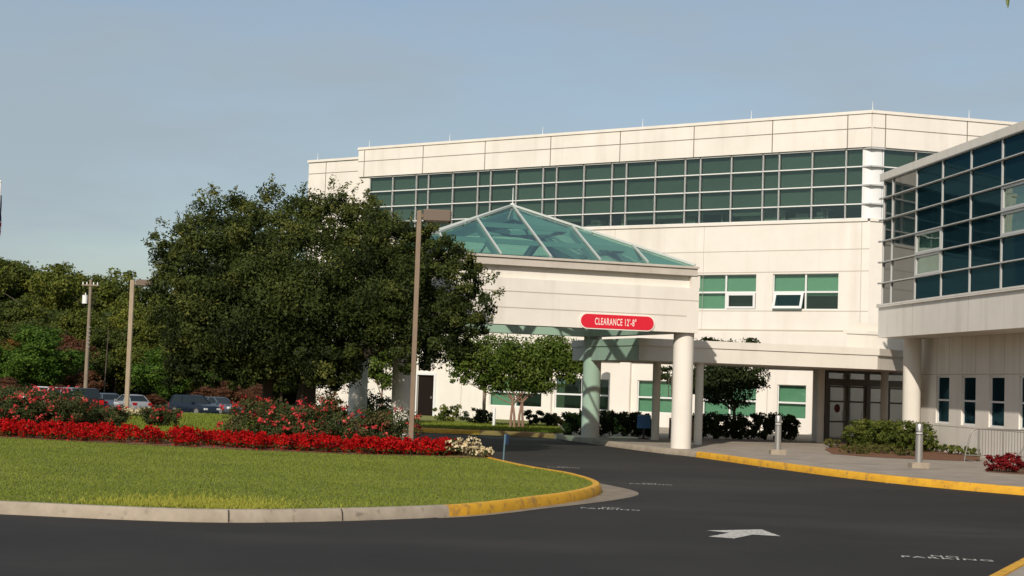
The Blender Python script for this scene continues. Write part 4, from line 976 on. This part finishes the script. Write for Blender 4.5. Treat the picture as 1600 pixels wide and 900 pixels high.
blades('weed_patch', p_, .055, .008, L['weed'], var=.4+.35*RNG.random(len(p_)), label='pale yellow green weedy patch of longer grass by the front kerb')
N = 60000; p_ = np.stack([RNG.uniform(-20, -4, N), RNG.uniform(39.5, 65, N)], 1); p_ = p_[ipoly(p_, [tuple(q_) for q_ in isl_in])]
blades('back_lawn_grass', p_, .07, .02, L['blade'], label='lawn grass behind the flower beds, below the parked cars', var=.3+.15*RNG.normal(size=len(p_)))
vg = [tuple(p) for p in offl(kr, .9)[k0-4:k2+1]]; N = 26000; p_ = np.stack([RNG.uniform(-6, 2, N), RNG.uniform(55, 64, N)], 1); vy = np.interp(p_[:, 0], [a[0] for a in vg], [a[1] for a in vg]); p_ = p_[p_[:, 1] > vy]
blades('verge_grass', p_, .10, .02, L['blade'], label='grass strip between the far kerb and the building wall', var=.35+.2*RNG.normal(size=len(p_)))

# ------------------------------------------------------------------ poles, lamps, bollards
def pole_lamp(label, px, Y, h_, r_, m, z0, arm, hw, hh, hd):
    g = P(px, 600, Y); T = empty('street_lamp', (g.x, Y, z0), label, 'street lamp', 'shoebox lamps on square poles')
    mb = MB(); mb.box(-r_, r_, -r_, r_, 0, h_); mb.box(-r_*2, r_*2, -r_*2, r_*2, -.1, .12); mb.build('pole', m, T, bevel=.01)
    mb = MB(); mb.box(r_, arm, -.04, .04, h_-.16, h_-.08); mb.build('arm', m, T)
    mb = MB(); mb.box(arm, arm+hw, -hd, hd, h_-hh, h_+.02); hd_ = mb.build('lamp_head', M['lum'], T, bevel=.02)
    mb = MB(); mb.box(arm+.06, arm+hw-.06, -hd+.05, hd-.05, h_-hh-.015, h_-hh+.002); mb.build('lens', M['lens'], hd_)
    mb = MB(); mb.box(-r_-.005, -r_*.2, -r_-.006, -r_+.01, .45, .62); mb.build('hand_hole_cover', m, T); return T
T = pole_lamp('tall brown lamp post standing in front of the big evergreen tree', 645.5, 38.1, 5.72, .058, M['polep'], .15, .10, .66, .26, .22)
T = pole_lamp('smaller tan lamp post at the left, in front of the parked silver car', 199.5, 61, 5.15, .078, M['polep2'], .10, .2, .60, .22, .25)
# utility pole
Yp = 143; g = P(133, 620, Yp); zt = P(138, 437, Yp).z; zb_ = H(g.x, Yp)
T = empty('utility_pole', (g.x, Yp, zb_), 'wooden utility pole with a pale transformer, before the woods', 'utility pole')
hp = zt-zb_; mb = MB(); mb.tube([(0, 0, -.2), (0, 0, hp)], [.20, .13], 10); mb.build('pole', M['wood'], T, smooth=True)
mb = MB(); mb.box(-.75, .75, -.2, -.08, hp-.55, hp-.43); mb.build('crossarm', M['wood'], T)
for x in (-.65, -.3, .3, .65):
    mb = MB(); mb.tube([(x, -.14, hp-.43), (x, -.14, hp-.22)], [.06, .04], 8); mb.build('insulator', M['ceramic'], T)
mb = MB(); mb.cyl(-.42, -.1, hp-2.15, hp-1.45, .24, 14); mb.cyl(-.42, -.1, hp-1.45, hp-1.40, .26, 14); mb.cyl(-.35, -.22, hp-1.4, hp-1.2, .05, 8); mb.build('transformer', M['ceramic'], T, smooth=True)
mb = MB(); mb.tube([(.3, -.1, hp-1.2), (.55, -.15, hp-1.0), (.6, -.1, hp-1.5), (.3, -.1, hp-2.2)], .035, 6); mb.build('cable', M['black'], T)
for k in range(6):
    mb = MB(); mb.box(-.06, .22, -.2, -.1, hp-4.3-k*.35, hp-4.22-k*.35); mb.build('pole_step', M['galv'], T)
# slim distant pole and another bare trunk
g = P(163, 600, 160); zb_ = H(g.x, 160); mb = MB(); mb.tube([(g.x, 160, zb_), (g.x+.15, 160, P(165, 515, 160).z)], [.08, .045], 8)
tag(mb.build('thin_pole', M['bark'], smooth=True), 'thin pale pole between the wooden utility pole and the tan lamp post', 'pole')
# flagpole at the left edge
Yf = 70; a, b = P(-12, 575, Yf), P(2.2, 286, Yf); T = empty('flagpole', (a.x, Yf, 0), 'white flagpole at the left edge with a drooping dark blue flag', 'flagpole')
pv = Vector((a.x, Yf, 0))
mb = MB(); mb.tube([(0, 0, 0), (0, 0, b.z)], [.08, .045], 12); mb.build('pole', M['ceramic'], T, smooth=True); T.location.x = b.x-.05
mb = MB(); mb.tube([(0, 0, b.z), (0, 0, b.z+.06), (0, 0, b.z+.12)], [.03, .07, .02], 10); mb.build('finial', M['ceramic'], T, smooth=True)
mb = MB(); nz, nu = 24, 8; top, bot = P(0, 304, Yf).z, P(0, 378, Yf).z
def fl(i, j):
    f = i/nz; u = j/nu; return (-.02+.16*math.sin(u*9+f*3)*(.4+.6*f)*.7-.25*u*f, .22*math.sin(u*7+f*2)+.05, top+(bot-top)*f-.1*u)
for i in range(nz):
    for j in range(nu): mb.face([fl(i, j), fl(i+1, j), fl(i+1, j+1), fl(i, j+1)], 0 if i < 13 else (1 if (i//2) % 2 else 2))
mb.build('flag', [M['flag'], M['flagr'], M['flagw']], T, fixn=False)
# bollard lights
def bollard(px, pb, label):
    g = G(px, pb, .15); T = empty('bollard_light', (g.x, g.y, .15), label, 'bollard', 'steel bollards along the yellow kerb')
    mb = MB(); mb.box(-.21, .21, -.21, .21, -.02, .13); mb.build('base', M['kerb'], T, bevel=.015)
    mb = MB(); mb.tube([(0, 0, .13), (0, 0, .78)], .085, 24); mb.build('post', M['steel'], T, smooth=True)
    mb = MB(); mb.tube([(0, 0, .78), (0, 0, .80)], .075, 24); mb.tube([(0, 0, .84), (0, 0, .86)], .075, 24); mb.build('louvre', M['black'], T, smooth=True)
    mb = MB(); mb.tube([(0, 0, .80), (0, 0, .84)], .08, 24); mb.build('lens', M['lens'], T, smooth=True)
    mb = MB(); mb.tube([(0, 0, .86), (0, 0, 1.02), (0, 0, 1.045)], [.085, .085, .07], 24); mb.build('cap', M['steel'], T, smooth=True)
bollard(1215, 710, 'farther steel bollard light on the sidewalk, in front of the walkway columns'); bollard(1435.5, 731, 'nearer steel bollard light, in front of the sunlit hedge')
# white posts by the wall, blue sign
g = P(772, 650, 60); mb = MB(); mb.tube([(g.x, 60, .1), (g.x, 60, .84), (g.x, 60, .88)], [.055, .055, .03], 12); tag(mb.build('marker_post', M['white'], smooth=True), 'thin white post on the verge, left of the pinkish tree stems', 'post')
g = P(756, 640, 63.2); mb = MB(); mb.tube([(g.x, 63.2, .1), (g.x, 63.2, 2.3)], .07, 10); tag(mb.build('wooden_post', M['wood'], smooth=True), 'brown post against the wall, left of the green window', 'post')
g = G(786.5, 717, .14); T = empty('stake_sign', (g.x, g.y, .14), 'small blue sign seen nearly edge-on, on a thin stake by the island kerb', 'sign')
mb = MB(); mb.tube([(0, 0, -.05), (.022, 0, .55)], .018, 6); mb.build('stake', M['bluegrey'], T)
mb = MB(); mb.hexa([(.03, .0, .33), (.10, .22, .33), (.105, .22, .33), (.04, -.01, .33), (.04, .0, .54), (.11, .22, .54), (.115, .22, .54), (.05, -.01, .54)]); mb.build('sign_plate', M['blue'], T)
# trash bins, blue box
for t, dd, ww, lab in ((3.35, -4.7, .22, 'narrow tan trash bin, left of its wider twin under the walkway'), (3.92, -4.7, .36, 'wider tan trash bin right of the narrow one under the walkway')):
    q_ = FWK(t, dd, .15); T = empty('trash_bin', q_, lab, 'trash bin', 'trash bins under the walkway', rz=math.atan2(UC.y, UC.x)); h_ = .62
    mb = MB(); mb.box(-ww/2, ww/2, -ww/2, ww/2, .04, h_); mb.build('panel', M['trash'], T, bevel=.01)
    mb = MB(); 
    for sx in (-1, 1):
        for sy in (-1, 1): mb.box(sx*ww/2-.02, sx*ww/2+.02, sy*ww/2-.02, sy*ww/2+.02, 0, h_+.02)
    mb.box(-ww/2-.02, ww/2+.02, -ww/2-.02, ww/2+.02, h_+.02, h_+.07); mb.build('frame', M['bronze'], T)
q_ = FWK(1.95, -4.0, .15); T = empty('news_box', q_, 'small blue box on a pedestal half hidden behind the big round column', 'newspaper box', rz=.3)
mb = MB(); mb.box(-.18, .18, -.15, .15, .34, .78); mb.build('cabinet', M['blue'], T, bevel=.02); mb = MB(); mb.cyl(0, 0, 0, .34, .04, 10); mb.box(-.15, .15, -.13, .13, 0, .03); mb.build('pedestal', M['black'], T)
# crowd barrier
g = G(1507, 721, .15); T = empty('crowd_barrier', (g.x, g.y, .15), 'grey metal crowd barrier with thin upright bars in front of the right wing wall', 'barrier', rz=R(1))
LB = 2.05; mb = MB(); mb.tube([(0, 0, 0), (.02, 0, .20), (.14, 0, .70), (.19, 0, .83), (.30, 0, .88), (LB-.3, 0, .88), (LB-.19, 0, .83), (LB-.14, 0, .70), (LB-.02, 0, .2), (LB, 0, 0)], .021, 8)
mb.tube([(.03, 0, .17), (LB-.03, 0, .17)], .016, 8)
for x in (.36, LB/2, LB-.36): mb.tube([(x, 0, .17), (x, 0, .88)], .019, 8)
mb.build('frame', M['galv'], T, smooth=True)
mb = MB()
for k in range(17):
    x = .36+(LB-.72)*(k+.5)/17; mb.tube([(x, 0, .17), (x, 0, .87)], .008, 6)
mb.build('bars', M['galv'], T)
for x in (.1, LB-.1):
    mb = MB(); mb.tube([(x, -.3, .0), (x, -.25, .04), (x, .25, .04), (x, .3, 0)], .016, 6); mb.build('foot', M['galv'], T)

# ------------------------------------------------------------------ parked cars
def carpaint(name, c, metal=.3): return mat(name, c, .3, metal, .6)
def loft(mb, secs, mi=0):
    b = len(mb.v); n = len(secs[0])
    for s_ in secs: mb.v += s_
    for i in range(len(secs)-1):
        for k in range(n):
            k2 = (k+1) % n; mb.f.append((b+i*n+k, b+i*n+k2, b+(i+1)*n+k2, b+(i+1)*n+k)); mb.m.append(mi)
    mb.f.append(tuple(b+k for k in range(n))); mb.m.append(mi); mb.f.append(tuple(b+(len(secs)-1)*n+n-1-k for k in range(n))); mb.m.append(mi)
def car(label, paint, px, Y, rz, kind='sedan', sc=1.0, name='parked_car'):
    Y *= 1.22
    g = P(px, 640, Y); z0 = H(g.x, Y)+.01
    T = empty(name, (g.x, Y, z0), label, 'car' if kind != 'truck' else 'pickup truck', 'cars in the parking lot behind the island', rz)
    L_ = {'sedan': 4.6, 'suv': 4.6, 'truck': 5.4}[kind]; W_ = {'sedan': .88, 'suv': .92, 'truck': .98}[kind]
    # body stations: x, top z (belt/hood line), half width
    if kind == 'sedan': st = [(-2.3, .55, .72), (-2.2, .88, .82), (-1.5, .95, .88), (0, .93, .88), (.9, .90, .88), (1.7, .80, .86), (2.15, .68, .80), (2.3, .50, .66)]; cab = [(-1.75, .95), (-1.05, 1.42), (.15, 1.44), (1.0, .90)]
    elif kind == 'suv': st = [(-2.3, .6, .80), (-2.22, 1.05, .88), (-1.5, 1.08, .92), (0, 1.06, .92), (1.0, 1.04, .92), (1.8, .98, .90), (2.2, .85, .86), (2.3, .55, .75)]; cab = [(-2.2, 1.06), (-1.95, 1.70), (.35, 1.74), (1.15, 1.03)]
    else: st = [(-2.7, .7, .92), (-2.65, 1.12, .96), (-1.5, 1.15, .98), (0, 1.15, .98), (1.2, 1.15, .98), (2.2, 1.08, .96), (2.6, .95, .94), (2.7, .6, .88)]; cab = [(-.85, 1.15), (-.65, 1.82), (.75, 1.84), (1.45, 1.12)]
    mb = MB(); secs = []
    for x, z, w_ in st: secs.append([(x, -w_*.92, .26), (x, -w_, .45), (x, -w_*1.0, z-.18), (x, -w_*.93, z-.04), (x, -w_*.7, z), (x, w_*.7, z), (x, w_*.93, z-.04), (x, w_, z-.18), (x, w_, .45), (x, w_*.92, .26)])
    loft(mb, secs); wt = W_*.72
    x0, x1, x2, x3 = [c[0] for c in cab]; z0_, z1_, z2_, z3_ = [c[1] for c in cab]
    # roof and pillars
    mb.hexa([(x1, -wt, z1_-.06), (x2, -wt, z2_-.06), (x2, wt, z2_-.06), (x1, wt, z1_-.06), (x1+.1, -wt+.08, z1_), (x2-.1, -wt+.08, z2_), (x2-.1, wt-.08, z2_), (x1+.1, wt-.08, z1_)])
    for sg in (-1, 1):
        for (xa, za, xb, zb2) in ((x0, z0_-.05, x1, z1_-.04), (x3, z3_-.05, x2, z2_-.04), ((x0+x3)/2-.1, z0_-.05, (x1+x2)/2-.05, z2_-.04)):
            yb, yt = sg*W_*.90, sg*wt
            mb.hexa([(xa-.05, yb-.03, za), (xa+.05, yb-.03, za), (xa+.05, yb+.03, za), (xa-.05, yb+.03, za), (xb-.05, yt-.03, zb2), (xb+.05, yt-.03, zb2), (xb+.05, yt+.03, zb2), (xb-.05, yt+.03, zb2)])
    mb.build('body', paint, T, smooth=True)
    mb = MB(); wb = W_*.88
    mb.hexa([(x0+.02, -wb, z0_-.05), (x3-.02, -wb, z3_-.05), (x3-.02, wb, z3_-.05), (x0+.02, wb, z0_-.05), (x1+.01, -wt+.01, z1_-.055), (x2-.01, -wt+.01, z2_-.055), (x2-.01, wt-.01, z2_-.055), (x1+.01, wt-.01, z1_-.055)])
    mb.build('windows', M['tglass'], T)
    wx = {'sedan': 1.38, 'suv': 1.38, 'truck': 1.7}[kind]; rw = .32 if kind == 'sedan' else .38
    for x in (-wx, wx):
        for sg in (-1, 1):
            mb = MB(); mb.tube([(x, sg*(W_-.19), rw), (x, sg*(W_+.02), rw)], rw, 20); wh = mb.build('wheel', M['rubber'], T, smooth=True)
            mb = MB(); mb.tube([(x, sg*(W_+.015), rw), (x, sg*(W_+.035), rw)], rw*.62, 14); mb.build('rim', M['steel'], wh)
    xe = st[0][0]; xf = st[-1][0]
    for sg in (-1, 1):
        ya, yb = sorted((sg*W_*.55, sg*W_*.92))
        mb = MB(); mb.box(xe-.01, xe+.22, ya, yb, .62, .82 if kind == 'sedan' else .98); mb.build('taillight', M['redlens'], T)
        mb = MB(); mb.box(xf-.25, xf+.0, ya, yb, .55, .70); mb.build('headlight', M['hlens'], T)
        mb = MB(); y1 = sg*(W_+.10); mb.box(.75, .92, min(y1, sg*W_*.9), max(y1, sg*W_*.9), st[4][1]-.02, st[4][1]+.13); mb.build('mirror', paint, T)
    mb = MB(); mb.box(xf-.08, xf+.03, -W_*.80, W_*.80, .28, .46); mb.build('bumper', paint, T, bevel=.02)
    mb = MB(); mb.box(xe-.04, xe+.08, -W_*.85, W_*.85, .30, .55); mb.build('bumper', paint, T, bevel=.02)
    T.scale = (sc, sc, sc); return T
silver, navy, black_, white_, bluec = carpaint('silver_paint', (.42, .43, .43), .5), carpaint('navy_paint', (.012, .02, .035)), carpaint('black_paint', (.01, .011, .012)), carpaint('white_paint', (.6, .6, .58), 0), carpaint('steel_blue_paint', (.10, .13, .17), .4)
car('silver sedan with a red tail lamp, behind the tan lamp post', silver, 203, 106, R(128), 'sedan')
car('blue grey sedan partly hidden by a rose bush, between the two left poles', bluec, 166, 108, R(118), 'sedan')
car('black pickup truck left of the utility pole base', black_, 136, 104, R(112), 'truck')
car('pale silver van-like car just left of the black truck', silver, 112, 112, R(60), 'suv')
car('long pale roofed car behind the red rose bushes at the left', white_, 66, 112, R(170), 'suv')
car('dark navy car seen from its front corner, left of two parked side by side', navy, 303, 103, R(-38), 'suv', .93)
car('dark blue car behind the navy one, nearest to the big tree', bluec, 341, 108, R(-40), 'sedan')

# ------------------------------------------------------------------ woods and far shrubs
def proto_crown(seed, style):
    global RNG
    st_ = RNG; RNG = np.random.default_rng(seed); rnd = random.Random(seed); lobes = []
    for k in range(16):
        an = rnd.random()*6.28; zz = rnd.uniform(.25, .93); rad = (.30 if zz < .7 else .20)*rnd.uniform(.5, 1)
        lobes.append((math.cos(an)*rad, math.sin(an)*rad, zz, rnd.uniform(.12, .20)))
    C, N_, v = crown_pts(lobes, 24000, .20, 420, (.4, 1.0), .9); me = leaves_mesh('crown', C, .0135, v, .3, .6, N_, [style]); RNG = st_
    return me, lobes
styles = ['wood1', 'wood2', 'wood3', 'bright', 'autumn', 'rust']; pro = {}
for si, s_ in enumerate(styles): pro[s_] = [proto_crown(100+si*3+k, L[s_])[0] for k in range(2)]
mb = MB(); mb.tube([(0, 0, -.02), (.01, 0, .3), (0, .01, .6), (.01, 0, .85)], [.022, .017, .012, .004], 8)
for k in range(6): an = k*1.05; mb.tube([(0, 0, .3+.08*k), (math.cos(an)*.25, math.sin(an)*.25, .45+.08*k)], [.009, .003], 5)
trunk_o = mb.build('trunk', M['bark'], smooth=True); trunk_me = trunk_o.data; bpy.data.objects.remove(trunk_o)
def wood_tree(name, label, px, Y, ytop, style, wide=1.0, group='trees of the woods behind the parking lot', cat='tree'):
    Y *= 1.2
    g = P(px, 600, Y); zt = P(px, ytop, Y).z; z0 = H(g.x, Y); h_ = (zt-z0)/1.045
    T = empty(name, (g.x, Y, z0), label, cat, group, rz=random.random()*6.28); T.scale = (h_*wide, h_*wide, h_)
    for nm, me in (('crown', random.choice(pro[style])), ('trunk', trunk_me)):
        o = bpy.data.objects.new(nm, me); COL.objects.link(o); o.parent = T
    return T
back = [(-60, 410, 'wood2'), (-15, 408, 'wood1'), (20, 410, 'wood1'), (48, 424, 'wood2'), (75, 421, 'wood3'), (108, 419, 'wood2'), (138, 428, 'wood2'), (165, 434, 'wood1'), (192, 440, 'wood2'), (222, 444, 'wood2'), (255, 442, 'wood1'), (290, 438, 'wood2'), (330, 440, 'wood1'), (372, 440, 'wood2'), (415, 440, 'wood1'), (455, 440, 'wood2'), (500, 445, 'wood1')]
names = {'wood1': 'dark green', 'wood2': 'mid green', 'wood3': 'olive green'}
for i, (px, yt, st_) in enumerate(back):
    vis = px < 230
    lab = {-15: 'tall dark green tree of the woods cut by the left edge', 20: 'tallest dark green tree of the woods, left of the yellow green one', 48: 'mid green tree of the woods just left of the big olive green crown', 75: 'big olive green crown of the woods above the autumn tinted tree', 108: 'mid green crown of the woods left of the utility pole top', 138: 'mid green crown of the woods behind the transformer',
           165: 'dark green crown of the woods between the utility pole and the tan lamp post', 192: 'mid green crown of the woods behind the tan lamp post', 222: 'mid green crown of the woods touching the left side of the big evergreen'}.get(px, 'tree of the woods hidden behind the big evergreen tree')
    if px == -60: lab = 'tree of the woods beyond the left edge of the picture'
    wood_tree('woodland_tree', lab, px, 168+(i % 3)*9, yt, st_, 1.05)
mid_ = [(5, 470, 'wood1', 150, 'dark tree low in the woods at the left edge'), (60, 468, 'wood3', 152, 'olive tree lower down, in front of the big olive crown'), (98, 492, 'wood2', 148, 'mid green tree lower down, left of the utility pole'), (120, 520, 'rust', 140, 'rusty brown tree left of the utility pole'),
        (150, 490, 'wood2', 150, 'mid green tree low between the two poles'), (180, 500, 'wood1', 147, 'dark tree low behind the tan lamp post'), (215, 480, 'wood3', 150, 'olive tree between the tan lamp post and the big evergreen'), (245, 500, 'wood2', 146, 'mid green tree peeping out left of the big evergreen'), (40, 500, 'wood1', 143, 'dark tree behind the autumn tinted tree')]
for px, yt, st_, Y, lab in mid_: wood_tree('woodland_tree', lab, px, Y, yt, st_, 1.15)
for k, px in enumerate((290, 340, 390, 440, 490, 540)): wood_tree('woodland_tree', 'tree of the woods hidden behind the big evergreen tree', px, 150, 520+random.uniform(-20, 20), 'wood1', 1.2)
g7 = 'small trees at the back of the parking lot'
wood_tree('autumn_tree', 'small tree turning orange, behind the bright green one at the left', 48, 134, 503, 'autumn', 1.1, g7)
wood_tree('young_tree', 'bright green young tree above the rose bushes at the left', 62, 128, 508, 'bright', 1.45, g7)
wood_tree('young_tree', 'bright green young tree at the very left edge', 8, 129, 535, 'bright', 1.3, g7)
wood_tree('young_tree', 'bright green bushy tree right of the tan lamp post, above the dark cars', 255, 126, 540, 'bright', 1.7, g7)
wood_tree('young_tree', 'bright green bushy tree partly under the big evergreen crown', 292, 124, 555, 'bright', 1.5, g7)
g8 = 'rusty shrubs at the back of the parking lot'
for px, yt, wd, lab in ((-5, 582, 2.2, 'rusty red shrub at the left edge behind the roses'), (105, 600, 1.8, 'rusty shrub behind the black truck'), (245, 612, 2, 'low rusty shrub between the silver car and the navy car'), (335, 597, 2.0, 'rusty shrub above the dark blue car'), (365, 594, 1.6, 'rusty shrub left of the thinner trunk'), (395, 592, 1.6, 'tall rusty shrub against the thinner trunk')):
    T = wood_tree('rusty_shrub', lab, px, 117, yt, 'rust', wd, g8, 'shrub')
# dense understorey closing the gaps between the stems
cs = []
n = 26000; X = RNG.uniform(-85, -18, n); Yv = RNG.uniform(182, 205, n); z = H(-50, 150)+RNG.random(n)**1.1*10
me = leaves_mesh('undergrowth', np.stack([X, Yv, z], 1), .42, .3*RNG.random(n), .3, .6, None, [L['wood1']]); o = bpy.data.objects.new('undergrowth', me); COL.objects.link(o)
tag(o, 'dark undergrowth filling the woods between the trunks', 'undergrowth', kind='stuff')
# twig of an overhanging tree at the top right corner
T = empty('overhanging_twig', P(1574, -60, 6), 'green leaf tip hanging into the top right corner', 'twig')
mb = MB(); a = P(1600, -70, 6)-T.location; b = P(1574, -30, 6)-T.location; mb.tube([P(1900, -260, 6)-T.location, a, b], [.012, .005, .002], 6); mb.build('twig', M['bark'], T)
mb = MB()
for (p0, p1, wd) in ((P(1573, -32, 6), P(1575.5, 13, 6), .011), (P(1590, -60, 6), P(1597, -14, 6), .012), (P(1600, -70, 6), P(1570, -45, 6), .012)):
    p0 -= T.location; p1 -= T.location; d_ = p1-p0; sd = Vector((1, .3, 0)).normalized()
    n = 8
    for k in range(n):
        f0, f1 = k/n, (k+1)/n; w0, w1 = wd*math.sin(math.pi*f0)**.7, wd*max(0, math.sin(math.pi*f1))**.7
        c0, c1 = p0+d_*f0, p0+d_*f1; fold = Vector((0, .004, 0))
        mb.face([c0-sd*w0+fold, c0, c1, c1-sd*w1+fold]); mb.face([c0, c0+sd*w0+fold, c1+sd*w1+fold, c1])
mb.build('leaf', mat('fresh_leaf', (.10, .14, .02), .5), T, fixn=False)
